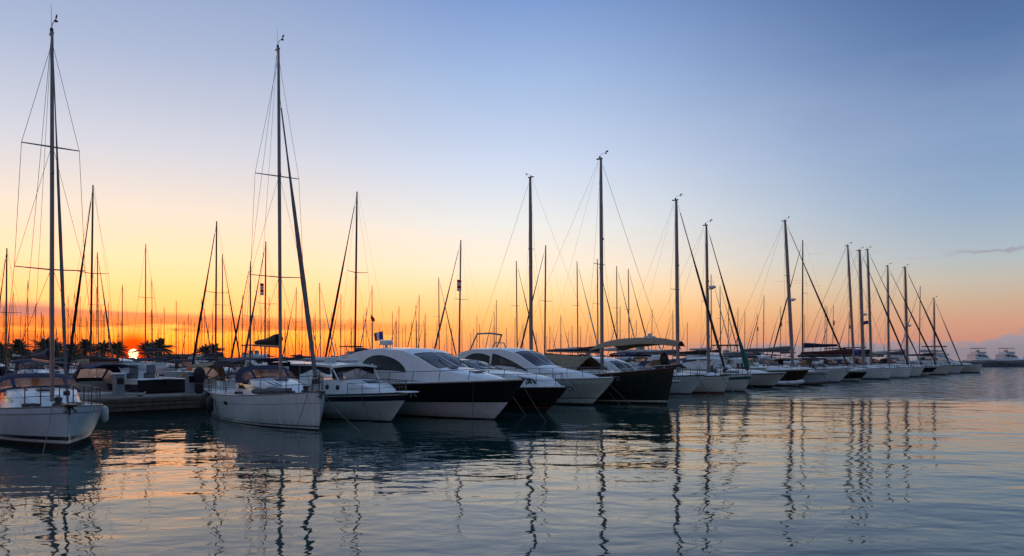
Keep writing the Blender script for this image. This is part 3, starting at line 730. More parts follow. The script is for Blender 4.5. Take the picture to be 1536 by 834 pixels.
# 6: the white coupe yacht
h6 = Hull(12.2, 3.9, 1.55, 1.35, rake=1.55, srake=.2, ts=.90, f0=.10, f1=.60, chine=.22, pw=1.15, draft=.55, sag=.02, full=2.6)
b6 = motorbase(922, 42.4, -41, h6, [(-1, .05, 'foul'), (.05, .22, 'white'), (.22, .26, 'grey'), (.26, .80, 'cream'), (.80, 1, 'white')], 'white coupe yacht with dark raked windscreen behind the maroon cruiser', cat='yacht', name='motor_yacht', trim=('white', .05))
d = h6.dz(0)
tab6 = [(-4.6, 1.70, 1.55, d - .08, d + 1.55), (-3.2, 1.72, 1.48, d - .08, d + 1.78), (-1.4, 1.70, 1.40, d - .08, d + 1.76), (-.2, 1.62, 1.3, d - .08, d + 1.55), (1.5, 1.42, 1.16, d - .06, d + .72), (2.6, 1.2, .95, d - .04, d + .50), (4.2, .75, .5, d + .02, d + .28), (5.2, .36, .16, d + .04, d + .08)]
c6, s6, t6 = shell(b6, 'superstructure', tab6, wins=[(-3.9, -1.9, lambda f: .48, lambda f: .52 + .34 * math.sin(PI * min(1, .25 + .5 * f))), (-1.7, .9, lambda f: .48 + .04 * f, lambda f: .86 - .30 * f)], screen=(-.15, 1.46, .90), camb=.12, pane_bars=1, N=50, seal=True)
rail(b6, h6, .4, 5.3, .62, 7, inset=.16); anchor(b6, h6)
m = MB().use('alu')                                         # folding arch and bars on the roof
for sd in (-1, 1): m.tube([(-3.9, sd * 1.2, d + 1.7), (-3.3, sd * 1.15, d + 2.75)], .045, 6)
m.tube([(-3.3, -1.15, d + 2.75), (-3.25, 0, d + 2.82), (-3.3, 1.15, d + 2.75)], .06, 6); m.tube([(-2.5, -.7, d + 1.8), (-2.45, -.4, d + 2.2), (-2.45, .4, d + 2.2), (-2.5, .7, d + 1.8)], .035, 6)
m.build('radar_arch', c6)

# 7: the dark green timber boat with tan awnings
b7, h7, mp7 = sailboat(1011, 43.5, -42, 12.8, 3.9, 2.10, 'dark green high-bowed timber boat under a tan awning', fs=1.35, mast_px=903, top_py=238, r=0.125, boom=(4.2, 3.0, 'cblack', .09), detail=1, group=ROW, rake=.45,
    spreaders=((.5, .6),), jib=None, bands=[(-1, .07, 'foul'), (.07, .12, 'cream'), (.12, .93, 'green'), (.93, 1, 'brown')], f1=.55, deck='teak', trim=('brown', .05), cabmat='cream', full=2.8, name='timber_boat', rails=False, ts=.8)
m = MB().use('ctan'); rows = []                             # foredeck awning between mast and forestay
x_a, x_b = mp7(3.6).x + .3, h7.L / 2 + .45
for i in range(13):
    f = i / 12; x = lerp(x_a, x_b, f); w = lerp(1.75, .45, f ** 1.2); zr = 3.66 + .22 * math.sin(PI * f) + .02 * math.sin(11 * f)
    rows.append([(x, w * u, zr - lerp(.55, .30, f) * abs(u) ** 1.5 + .015 * math.sin(8 * u + 5 * f)) for u in (-1, -.8, -.5, -.2, 0, .2, .5, .8, 1)])
m.slab(rows, .02); aw = m.build('awning', b7, ang=60)
m = MB().use('wood')
for x, w in ((x_a, 1.75), (x_b - .3, .5)): m.tube([(x, -w, 3.15), (x, 0, 3.64), (x, w, 3.15)], .022, 6)
m.build('awning_spar', aw)
m = MB().use('ctan'); rows = []                             # low tent over the after deck
for i in range(10):
    f = i / 9; x = lerp(-6.0, .6, f); w = 1.75; zr = 3.0 - .25 * f + .03 * math.sin(13 * f)
    rows.append([(x, w * u, max(1.55, zr - .95 * abs(u) ** 1.3 - .04 * math.sin(9 * f) * abs(u))) for u in (-1, -.85, -.6, -.3, 0, .3, .6, .85, 1)])
m.slab(rows, .02); m.build('deck_tent', b7, ang=60)
m = MB().use('white')
for sd in (-1, 1):
    for i in range(9):
        p = h7.edge(lerp(.8, 5.9, i / 8), sd, .12); m.tube([p, (p[0], p[1], p[2] + .22)], .018, 5)
    m.tube([(lambda p: (p[0], p[1], p[2] + .22))(h7.edge(lerp(.8, 6.0, i / 12), sd, .12)) for i in range(13)], .022, 5)
m.build('bulwark_rail', b7)
m = MB().use('brown'); m.tube([(6.0, 0, 2.15), (6.9, 0, 2.3)], [.11, .07], 8); m.use('ctan'); m.box((5.3, 0, 2.35), (.7, .6, .45), .12); m.use('rubber'); m.lathe((5.75, .0, 2.25), [(.05, 0), (.22, .1), (.28, .35), (.2, .6), (.08, .72)], 10); m.build('bow_gear', b7)

def cruiser(tip_px, Y, heading, L, B, fb, label, bands=None, style='coupe', fs=None, roofz=1.5, cat='motorboat', name='motorboat', group=ROW, chine=.22, rake=None, canvas=None, rails=True, trim=('white', .04), arch=False, top='white', transom=None, lean=0):
    """cabin cruiser of a few styles: coupe, cuddy (low, rail and screen), fly (flying bridge), canopy (canvas top)"""
    h = Hull(L, B, fb, fs or fb * .85, rake=rake if rake is not None else L * .12, srake=.15, ts=.88, f0=.10, f1=.60, chine=chine, pw=1.15, draft=.5, sag=.02, full=2.5)
    root = motorbase(tip_px, Y, heading, h, bands or [(-1, .05, 'foul'), (.05, .10, 'navy'), (.10, .88, 'white'), (.88, .92, 'grey'), (.92, 1, 'white')], label, cat=cat, name=name, trim=trim, group=group, transom=transom)
    d = h.dz(0) - .08; q = L / 2; hw = B * .42
    if style in ('coupe', 'fly'):
        z2 = roofz
        tab = [(-q * .72, hw, hw * .92, d, d + z2 * .9), (-q * .5, hw, hw * .86, d, d + z2), (-q * .1, hw * .98, hw * .8, d, d + z2 * .94), (q * .10, hw * .95, hw * .76, d, d + z2 * .76), (q * .32, hw * .85, hw * .68, d, d + .55), (q * .6, hw * .6, hw * .42, d, d + .34), (q * .82, hw * .3, hw * .14, d + .06, d + .12)]
        c, s_, t_ = shell(root, 'superstructure', tab, wins=[(-q * .62, -q * .30, lambda f: .52, lambda f: .86), (-q * .26, q * .12, lambda f: .52, lambda f: .86 - .2 * f)], screen=(q * .04, q * .31, .9), camb=.09, pane_bars=1, N=26, matk=top, glassk='glass')
        if style == 'fly':
            zz = d + z2
            tab = [(-q * .55, hw * .82, hw * .86, zz, zz + .55), (-q * .1, hw * .80, hw * .84, zz, zz + .60), (q * .08, hw * .6, hw * .64, zz - .05, zz + .42)]
            fb_, s2, t2 = shell(root, 'flybridge', tab, matk=top, camb=.02, N=10)
            for sd in (-1, 1):
                m = MB().use('steel')
                for x in (-q * .5, -q * .25, -q * .02): m.tube([(x, sd * hw * .8, zz + .5), (x - .1, sd * hw * .72, zz + 1.75)], .028, 6)
                m.tube([(-q * .6, sd * hw * .72, zz + 1.74), (q * .0, sd * hw * .72, zz + 1.74)], .024, 6)
                m.build('bimini_frame', fb_)
            m = MB().use(canvas or 'cnavy'); m.slab([[(x, hw * .8 * u, zz + 1.78 - .1 * u * u) for u in (-1, -.5, 0, .5, 1)] for x in (-q * .6, -q * .3, q * .02)], .08); m.build('bimini', fb_)
            m = MB().use('cwhite'); m.box((-q * .3, .4, zz + .75), (.5, .5, .6), .1); m.box((-q * .3, -.4, zz + .75), (.5, .5, .6), .1); m.build('helm_seat', fb_)
            if arch:
                m = MB().use('white')
                for sd in (-1, 1): m.tube([(-q * .66, sd * hw * .8, zz - .1), (-q * .5, sd * hw * .66, zz + 2.0)], .09, 6)
                m.tube([(-q * .5, -hw * .66, zz + 2.0), (-q * .5, hw * .66, zz + 2.0)], .09, 6); m.lathe((-q * .5, 0, zz + 2.08), [(.1, 0), (.3, .08), (.3, .22), (.08, .3)], 12); m.build('radar_arch', fb_)
    elif style == 'cuddy':
        tab = [(-q * .15, hw, hw * .9, d, d + .42), (q * .2, hw * .95, hw * .8, d, d + .42), (q * .55, hw * .65, hw * .45, d, d + .28), (q * .8, hw * .3, hw * .15, d + .05, d + .1)]
        c, s_, t_ = shell(root, 'cabin', tab, wins=[(-q * .05, q * .25, lambda f: .4, lambda f: .75)], glassk='dark', camb=.06, N=16, matk=top)
        m = MB().use('glass'); m.grid([[(lerp(q * .02, -q * .14, k / 3), hw * .85 * u * (1 - .03 * k), d + .42 + .5 * k / 3 - .06 * abs(u) ** 3) for u in (-1, -.5, 0, .5, 1)] for k in range(4)]); m.build('windscreen', root, ang=60)
        m = MB().use('steel'); m.tube([(lerp(q * .0, -q * .14, k) , 0, 0) for k in ()] or [(-q * .14, hw * .82 * (u / 4), d + .93 - .06 * abs(u / 4) ** 3) for u in range(-4, 5)], .022, 6); m.build('screen_frame', root)
        m = MB().use('cgrey'); m.box((-q * .35, .45, d + .2), (.45, .5, .45), .1); m.box((-q * .35, -.45, d + .2), (.45, .5, .45), .1); m.box((-q * .35 - .2, .45, d + .55), (.1, .48, .5), .04); m.box((-q * .35 - .2, -.45, d + .55), (.1, .48, .5), .04); m.build('helm_seat', root)
        if canvas:
            m = MB().use(canvas); m.slab([[(x, hw * .9 * u, d + 1.55 + .1 * math.sin(PI * f) - .2 * abs(u) ** 3) for u in (-1, -.9, -.5, 0, .5, .9, 1)] for f, x in [(i / 5, lerp(-q * .75, -q * .1, i / 5)) for i in range(6)]], .03)
            o = m.build('bimini', root, ang=50)
            for sd in (-1, 1):
                m = MB().use('steel')
                for x in (-q * .7, -q * .15): m.tube([(-q * .4, sd * hw * .92, d), (x, sd * hw * .86, d + 1.42)], .015, 5)
                m.build('bimini_frame', o)
    elif style == 'canopy':
        tab = [(-q * .2, hw, hw * .9, d, d + .5), (q * .2, hw * .95, hw * .8, d, d + .46), (q * .55, hw * .65, hw * .45, d, d + .3), (q * .8, hw * .3, hw * .15, d + .05, d + .1)]
        c, s_, t_ = shell(root, 'cabin', tab, wins=[(-q * .1, q * .25, lambda f: .4, lambda f: .75)], glassk='dark', camb=.06, N=16, matk=top)
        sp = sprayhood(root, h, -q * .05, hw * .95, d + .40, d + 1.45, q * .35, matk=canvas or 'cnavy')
        m = MB().use(canvas or 'cnavy'); m.slab([[(x, hw * .95 * u, d + 1.45 + .06 * math.sin(PI * f) - .22 * abs(u) ** 3) for u in (-1, -.9, -.5, 0, .5, .9, 1)] for f, x in [(i / 5, lerp(-q * .85, -q * .38, i / 5)) for i in range(6)]], .03); m.build('bimini', root, ang=50)
    if rails: rail(root, h, q * .1, q * .9, .55, 5, inset=.14, r=.016)
    return root, h

# 8.. the rest of the front row
cruiser(1020, 50.5, -42, 10.5, 3.4, 1.12, 'white cruiser with domed roof seen over the dark green bow', style='coupe', roofz=1.75, cat='yacht', name='motor_yacht')
row_1057 = cruiser(1057, 55.3, -38, 9.5, 3.1, 1.42, 'white motorboat with black handrail on its foredeck, right of the green bow', style='cuddy', bands=[(-1, .06, 'foul'), (.06, .93, 'white'), (.93, 1, 'white')], trim=('rubber', .04), rails=True)
row_1094 = sailboat(1094, 57, -44, 11, 3.5, 1.36, 'white sailboat with rust red waterline and thick pale mast', mast_px=1017, top_py=300, r=.16, boom=(4.0, 2.9, 'cgrey', .15), group=ROW, bands=SAILB('cream', 'red', 'red'), jib=('cblack', .09), spreaders=((.48, .7),), trim=('rubber', .04), full=2.0, hood=(-0.66, 1.16, 1.74, 2.41, 1.1, 'cnavy'), bim=(-4.62, -2.20, 1.26, 3.11, 1.36, 'cnavy'))
row_1128 = sailboat(1128, 60.5, -39, 10.8, 3.4, 1.36, 'white sailboat with green sleeve on its rolled jib', mast_px=1063, top_py=338, r=.13, boom=(4.0, 2.9, 'cblack', .14), group=ROW, bands=[(-1, .03, 'foul'), (.03, .70, 'cream'), (.70, .88, 'cgreen'), (.88, 1, 'white')], jib=('cblack', .085), jibfoot='cgreen', spreaders=((.48, .7),), rake=.6, full=2.0, hood=(-0.65, 1.12, 1.74, 2.41, 1.1, 'cblack'))
row_1179 = cruiser(1179, 67.5, -36, 10, 3.4, 1.35, 'white motorboat with long plain bow beside the brown hull', style='cuddy', bands=[(-1, .16, 'foul'), (.16, .9, 'cream'), (.9, .95, 'navy'), (.95, 1, 'white')], canvas='cwhite', rails=False)
cruiser(1214, 73, -41, 10, 3.3, 1.55, 'dark brown hulled motorboat with white deck edge', style='cuddy', bands=[(-1, .08, 'foul'), (.08, .94, 'brown'), (.94, 1, 'cream')], canvas='cblack', trim=('cream', .05))
row_1243 = cruiser(1243, 76, -45, 9.5, 3.2, 1.32, 'white motorboat with dark mooring lines over its bow', style='cuddy', rails=True, bands=[(-1, .05, 'blue'), (.05, .78, 'pale'), (.78, .84, 'navy'), (.84, 1, 'white')])
row_1277 = sailboat(1277, 81, -41, 15, 4.2, 1.55, 'long white sailboat with tall pale mast and grey mast boot', mast_px=1189, top_py=330, r=.19, boom=(5.5, 3.3, 'cgrey', .24), group=ROW, bands=SAILB('white', 'blue', 'blue'), jib=('cblack', .09), spreaders=((.30, .8), (.62, .7)), rake=1.3, full=2.0, wire=.011, rk=.055, hood=(-0.90, 1.39, 1.93, 2.60, 1.1, 'cgrey'), bim=(-6.30, -3.00, 1.51, 3.30, 1.55, 'cgrey'))
cruiser(1303, 86, -47, 9.5, 3.3, 1.25, 'black bowed motorboat with white foredeck and black rubbing band', style='cuddy', bands=[(-1, .05, 'foul'), (.05, .25, 'white'), (.25, .85, 'black'), (.85, 1, 'white')], canvas='cblack')
row_1339 = sailboat(1339, 94, -38, 12, 3.8, 1.35, 'white sailboat with long dark red sail cover', mast_px=1281, top_py=368, r=.15, boom=(6.4, 3.0, 'cred', .30), group=ROW, bands=SAILB('white', 'navy', 'foul'), jib=None, spreaders=((.5, .7),), rake=.4, full=2.0, wire=.012, rk=.045, hood=(-0.72, 1.25, 1.73, 2.40, 1.1, 'cblack'), bim=(-5.04, -2.40, 1.37, 3.10, 1.35, 'cblack'))
row_1367 = sailboat(1367, 100, -41, 14, 4.1, 1.40, 'white sailboat with bright blue sail cover and thick mast', mast_px=1295, top_py=375, r=.22, boom=(4.6, 3.0, 'flagblue', .30), group=ROW, bands=SAILB('white', 'grey', 'foul'), jib=('cblack', .10), spreaders=((.5, .7),), rake=.3, full=2.0, wire=.012, rk=.03, hood=(-0.84, 1.35, 1.78, 2.45, 1.1, 'cnavy'), bim=(-5.88, -2.80, 1.48, 3.15, 1.40, 'cnavy'))
sailboat(1387, 104.5, -44, 14, 4.0, 1.40, 'white sailboat with black sail cover and flags in its rigging', mast_px=1307, top_py=374, r=.17, boom=(4.6, 3.1, 'cblack', .28), group=ROW, bands=SAILB('white', 'black', 'foul'), jib=('cgrey', .09), spreaders=((.5, .7),), rake=.8, full=2.0, wire=.012, rk=.03, flags=(8.0, 1.0, .5, ['flagblue', 'flagred']), hood=(-0.84, 1.32, 1.78, 2.45, 1.1, 'cblack'), bim=(-5.88, -2.80, 1.44, 3.15, 1.40, 'cblack'))
sailboat(1408, 110, -41, 14, 4.0, 1.45, 'black bowed sailboat with white sheer band near the row end', mast_px=1333, top_py=399, r=.15, boom=(5, 3.1, 'cwhite', .22), group=ROW, bands=[(-1, .05, 'foul'), (.05, .4, 'cream'), (.4, .88, 'black'), (.88, 1, 'white')], jib=('cblack', .10), spreaders=((.5, .7),), rake=1.6, full=2.0, wire=.012, hood=(-0.84, 1.32, 1.83, 2.50, 1.1, 'cblack'), bim=(-5.88, -2.80, 1.44, 3.20, 1.45, 'cblack'))
row_1428 = sailboat(1428, 117.5, -36, 14, 4.2, 1.40, 'white sailboat with grey sail cover and thick lower mast', mast_px=1361, top_py=401, r=.21, boom=(5, 3.1, 'cgrey', .24), group=ROW, bands=SAILB('cream', 'black', 'foul'), jib=('cblack', .12), spreaders=((.5, .7),), rake=.8, full=2.0, wire=.013, rk=.02, hood=(-0.84, 1.39, 1.78, 2.45, 1.1, 'cblack'), bim=(-5.88, -2.80, 1.51, 3.15, 1.40, 'cblack'))
sailboat(1446, 125, -41, 10.5, 3.5, 1.25, 'small white sailboat second from the row end', mast_px=1402, top_py=448, r=.13, boom=(4, 2.9, 'cblack', .18), group=ROW, bands=SAILB('white', 'grey', 'foul'), jib=('cgrey', .09), spreaders=((.5, .7),), rake=.8, full=2.0, wire=.013)
cruiser(1473, 133, -41, 11.5, 4.2, 1.50, 'white flybridge yacht closing the row with black top and aerials', style='fly', roofz=1.7, cat='yacht', name='motor_yacht', bands=[(-1, .10, 'foul'), (.10, .96, 'cream'), (.96, 1, 'grey')], rake=.3, canvas='cblack')

def mooring(root, h, dx, sd, out, drop_side, label, r=.010, k='rope', x=None):
    p = Vector(world_pt(root, h.edge(h.L / 2 - .5 if x is None else x, sd, .05, .02)))
    q = Vector(world_pt(root, (h.L / 2 + dx, drop_side, -.5)))
    m = MB().use(k); pts = []
    for i in range(9):
        f = i / 8; v = lerp(p, q, f); v.z -= out * math.sin(PI * f); pts.append(v - p)
    m.tube(pts, r, 5); o = m.build('mooring_rope'); o.location = p
    tag(o, label, 'rope', 'mooring ropes from the bows'); return o
def radar(t, mp, z, k='white'):
    mast = [c_ for c_ in t.children if c_.name.startswith('mast')][0]; p = mp(z)
    m = MB().use('grey'); m.box(p + Vector((.28, 0, -.03)), (.5, .08, .06), .01); m.use(k); m.lathe(p + Vector((.42, 0, 0)), [(.08, 0), (.30, .04), (.32, .12), (.28, .22), (.05, .26)], 12); m.build('radar_dome', mast)
radar(row_1128[0], row_1128[2], 8.3); radar(row_1277[0], row_1277[2], 9.0); radar(row_1367[0], row_1367[2], 8.4); radar(row_1428[0], row_1428[2], 7.6)
for t, x, k, r, lab in ((row_1057, .5, 'rubber', .15, 'black fender on the motorboat right of the green bow'), (row_1094, -.5, 'cwhite', .14, 'white fender on the rust red waterline sailboat'),
        (row_1128, 1.0, 'rubber', .15, 'black fender on the green sleeved sailboat'), (row_1179, 1.2, 'cnavy', .16, 'navy fender on the long plain bowed motorboat'), (row_1243, 1.5, 'orange', .17, 'orange buoy fender on the pale motorboat'),
        (row_1277, 2.2, 'cwhite', .18, 'white fender on the long white sailboat'), (row_1339, 1.5, 'cblack', .18, 'black fender below the dark red sail cover'), (row_1367, 2.5, 'cnavy', .18, 'navy fender on the blue covered sailboat')):
    fender(t[0], t[1], x, -1, label=lab, length=.65, r=r, matk=k, drop=.12, group='fenders along the row')
for t, dx, k, lab in ((row_1057, 1.2, 'ropedark', 'dark mooring rope off the motorboat right of the green bow'), (row_1094, 1.4, 'rope', 'pale mooring rope off the rust red waterline sailboat'), (row_1128, 1.0, 'ropedark', 'dark mooring rope off the green sleeved sailboat'),
        (row_1179, 1.6, 'ropedark', 'dark mooring rope off the long plain bowed motorboat'), (row_1243, .4, 'ropedark', 'dark mooring rope crossing the pale motorboat bow'), (row_1277, .6, 'ropedark', 'dark mooring rope off the long white sailboat')):
    mooring(t[0], t[1], dx, -1, .1, -.8, lab, r=.022, k=k)

# small tenders lying in front of the brown hull
def dinghy(px, Y, heading, L, label, tubek='cwhite'):
    x, y = at(px, Y); o = empty('dinghy', (x, y, 0), math.radians(heading))
    m = MB().use(tubek); pts = [(-L / 2, .62, .28), (L * .15, .64, .30), (L * .36, .45, .36), (L * .47, .18, .44), (L * .5, 0, .46), (L * .47, -.18, .44), (L * .36, -.45, .36), (L * .15, -.64, .30), (-L / 2, -.62, .28)]
    m.tube(pts, [.14, .21, .21, .20, .20, .20, .21, .21, .14], 10); m.build('tube', o)
    m = MB().use('grey'); m.box((-.1, 0, .12), (L * .8, 1.0, .2), .05); m.build('floor', o)
    m = MB().use('cgrey'); m.box((-.2, 0, .36), (.3, 1.1, .08), .02); m.build('seat', o)
    m = MB().use('black'); m.box((-L / 2 - .12, 0, .65), (.3, .32, .45), .1); m.box((-L / 2 - .08, 0, .3), (.12, .12, .5), .03); m.build('outboard_motor', o)
    tag(o, label, 'dinghy', 'dinghies lying off the moored bows'); return o
dinghy(1177, 71.5, -35, 3.2, 'pale inflatable dinghy floating under the dark brown bow')
dinghy(1216, 74.0, -30, 3.0, 'grey inflatable dinghy floating right of the paler one', 'cgrey')

# ------------------------------------------------------------------ mooring lines
mooring(b1, h1, .9, -1, .12, -.9, 'pale mooring rope from the near left sailboat bow')
mooring(b2, h2, .5, -1, .10, -1.4, 'dark mooring rope off the bow of the fendered white sailboat', k='ropedark')
mooring(b2, h2, 1.9, 1, .12, 1.4, 'pale mooring rope slanting right from the fendered white sailboat')
mooring(b3, h3, -.6, -1, .02, -1.1, 'dark mooring rope hanging straight from the small hardtop cruiser', k='ropedark', x=1.9)
mooring(b4, h4, .8, 1, .2, 1.2, 'pale mooring rope under the bow of the black and white yacht')
mooring(b4, h4, -1.6, -1, .02, -1.5, 'dark mooring rope down the black side of the sport yacht', k='ropedark', x=3.9)
mooring(b5, h5, -.2, -1, .08, -2.2, 'pale mooring rope slanting down from the maroon bow', x=2.6)
mooring(b6, h6, -.5, -1, .02, -1.2, 'dark mooring rope hanging from the white coupe yacht', k='ropedark', x=3.9)
mooring(b6, h6, 1.9, -1, .1, .1, 'pale mooring rope slanting right from the white coupe bow')
mooring(b7, h7, -1.2, -1, .05, -2.6, 'pale mooring rope down the dark green hull', x=2.0)

# ------------------------------------------------------------------ quay (pontoon) behind the front row
Q0 = Vector((-16.6, 36.5, 0)); U = Vector((.640, .768, 0)); N = Vector((.768, -.640, 0))      # along the quay / out towards the bows
QA = math.atan2(U.y, U.x)
def quay(s0, s1, off, width, label, ztop=.86, name='quay'):
    c = Q0 + U * ((s0 + s1) / 2) + N * (off - width / 2)
    o = empty(name, c, QA); L = s1 - s0
    m = MB().use('concrete'); m.box((0, 0, ztop - .11), (L, width, .22), .02); m.build('walkway', o)
    m = MB().use('plank')
    for k in range(3): m.box((0, -width / 2 - .045, ztop - .16 - .2 * k), (L, .06, .17), .012); m.box((0, width / 2 + .045, ztop - .16 - .2 * k), (L, .06, .17), .012)
    m.build('fender_planks', o)
    m = MB().use('wet'); m.box((0, 0, .02), (L - .1, width - .1, .90), .02); m.build('float', o)
    m = MB().use('steel')
    for i in range(int(L / 6)):
        x = -L / 2 + 3 + i * 6
        for sd in (-1, 1): m.box((x, sd * (width / 2 - .15), ztop + .06), (.32, .07, .06), .02); m.box((x, sd * (width / 2 - .15), ztop + .02), (.1, .06, .06), .01)
    m.build('cleats', o, )
    return tag(o, label, 'quay')
quay(-16, 185, 0, 2.6, 'low grey quay with plank sides between the two near sailboats')

def on_quay(px, off):
    r = (px - CX) / F; p = Q0 + N * off; s_ = (r * p.y - p.x) / (U.x - r * U.y); return p + U * s_
def pedestal(px, off, label, hgt=1.0, w=.42):
    p = on_quay(px, off); o = empty('service_pedestal', (p.x, p.y, .86), QA)
    m = MB().use('grey'); m.box((0, 0, hgt / 2), (w, w * .8, hgt), .03); m.box((0, 0, .02), (w * 1.3, w * 1.1, .04), .01); m.build('cabinet', o)
    m = MB().use('white'); m.box((0, 0, hgt + .05), (w * 1.08, w * .9, .10), .03); m.build('cap', o)
    m = MB().use('dark'); m.box((0, -w * .41, hgt * .7), (w * .7, .02, hgt * .3), .006); m.build('socket_panel', o)
    return tag(o, label, 'service pedestal', 'service pedestals on the quay')
pedestal(178, -1.9, 'grey service pedestal on the quay nearer the left sailboat', hgt=1.0, w=.45)
pd = pedestal(285, -1.2, 'grey service pedestal on the quay beside a black covered bundle', hgt=1.05, w=.4)
m = MB().use('orange'); m.lathe((0, 0, 1.15), [(.05, 0), (.09, .02), (.09, .2), (.04, .26)], 10); m.build('lamp', pd)
p = on_quay(299, -1.0); o = empty('covered_bundle', (p.x, p.y, .86))
m = MB().use('cblack'); m.lathe((0, 0, 0), [(.16, 0), (.22, .15), (.20, .5), (.28, .75), (.30, 1.0), (.24, 1.22), (.10, 1.34), (.02, 1.36)], 12); m.build('cover', o, ang=70)
m = MB().use('rope'); m.tube([(.215 * math.cos(2 * PI * k / 12), .215 * math.sin(2 * PI * k / 12), .5) for k in range(13)], .015, 5); m.build('lashing', o)
tag(o, 'tall black covered bundle standing on the quay behind the fendered sailboat', 'covered bundle')

# ------------------------------------------------------------------ second row and the fleet behind
AWAY = math.degrees(math.atan2(-N.y, -N.x))        # bows pointing away from the quay
TOWARD = math.degrees(math.atan2(N.y, N.x))
protos = {}
def proto(kind):
    if kind in protos: return copy_tree(protos[kind])
    cover, mk, jibk = kind
    h = Hull(10, 3.3, 1.25, 1.05, rake=.5, srake=.4)
    root = empty('sailboat')
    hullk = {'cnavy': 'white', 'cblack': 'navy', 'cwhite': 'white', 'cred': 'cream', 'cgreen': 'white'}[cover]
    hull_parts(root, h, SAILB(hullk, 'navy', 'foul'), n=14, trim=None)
    d = h.dz(0) - .07; hw = 1.08
    shell(root, 'cabin', [(-1.4, hw, hw * .9, d, d + .5), (.4, hw, hw * .86, d, d + .46), (1.9, hw * .8, hw * .6, d, d + .32), (2.7, hw * .5, hw * .3, d, d + .08)], wins=[(-1.1, 1.2, lambda f: .42, lambda f: .8)], glassk='dark', N=8)
    xm = 1.1
    rig(root, h, xm, d + .46, 13.0, r=.085, matk=mk, spreaders=((.55, .85),), jib=(jibk, .075) if jibk else None, boom=(3.7, d + 1.55, cover, .16), detail=0, wire=.006, backstay=False)
    m = MB().use(cover); m.slab([[(x, 1.15 * u, d + 1.0 - .25 * abs(u) ** 3 + .1 * math.sin(PI * f)) for u in (-1, -.8, 0, .8, 1)] for f, x in [(i / 4, lerp(-1.9, -.9, i / 4)) for i in range(5)]], .03); m.build('sprayhood', root, ang=60)
    rail(root, h, 3.3, 4.6, .6, 3, 'pulpit', r=.018)
    protos[kind] = root
    return root
KINDS = [('cnavy', 'alu', 'cgrey'), ('cblack', 'aludark', 'cblack'), ('cwhite', 'alu', 'cwhite'), ('cred', 'aludark', 'cgrey'), ('cgreen', 'alu', None), ('cnavy', 'aludark', 'cblack')]
WORD = {'cnavy': 'navy', 'cblack': 'black', 'cwhite': 'white', 'cred': 'dark red', 'cgreen': 'green'}
ROWS = [(-9.5, AWAY), (-44, TOWARD), (-64, AWAY), (-98, TOWARD), (-118, AWAY), (-152, TOWARD), (-172, AWAY)]
used = []
def fleet(px, py, label, kind=None, row=None, want=13.0, group='sailboats in the rows behind', heading=None, rad=None):
    best = None
    for i, (off, hd) in enumerate(ROWS):
        if row is not None and i != row: continue
        r = (px - CX) / F; p = Q0 + N * off; s_ = (r * p.y - p.x) / (U.x - r * U.y); w = p + U * s_
        hgt = H + (HZ - py) / F * w.y
        if best is None or abs(hgt - want) < abs(best[0] - want): best = (hgt, w, hd, i)
    hgt, w, hd, i = best
    kind = kind or random.choice(KINDS)
    o = proto(kind); sc = hgt / 13.0
    o.scale = (lerp(1, sc, .7), lerp(1, sc, .7), sc); a = math.radians(hd + random.uniform(-1.5, 1.5))
    o.rotation_euler = (random.uniform(-.008, .008), random.uniform(-.006, .006), a)
    xm = 1.1 * lerp(1, sc, .7)
    o.location = (w.x - math.cos(a) * xm, w.y - math.sin(a) * xm, 0)
    tag(o, label, 'sailboat', group); used.append((px, w.y)); return o

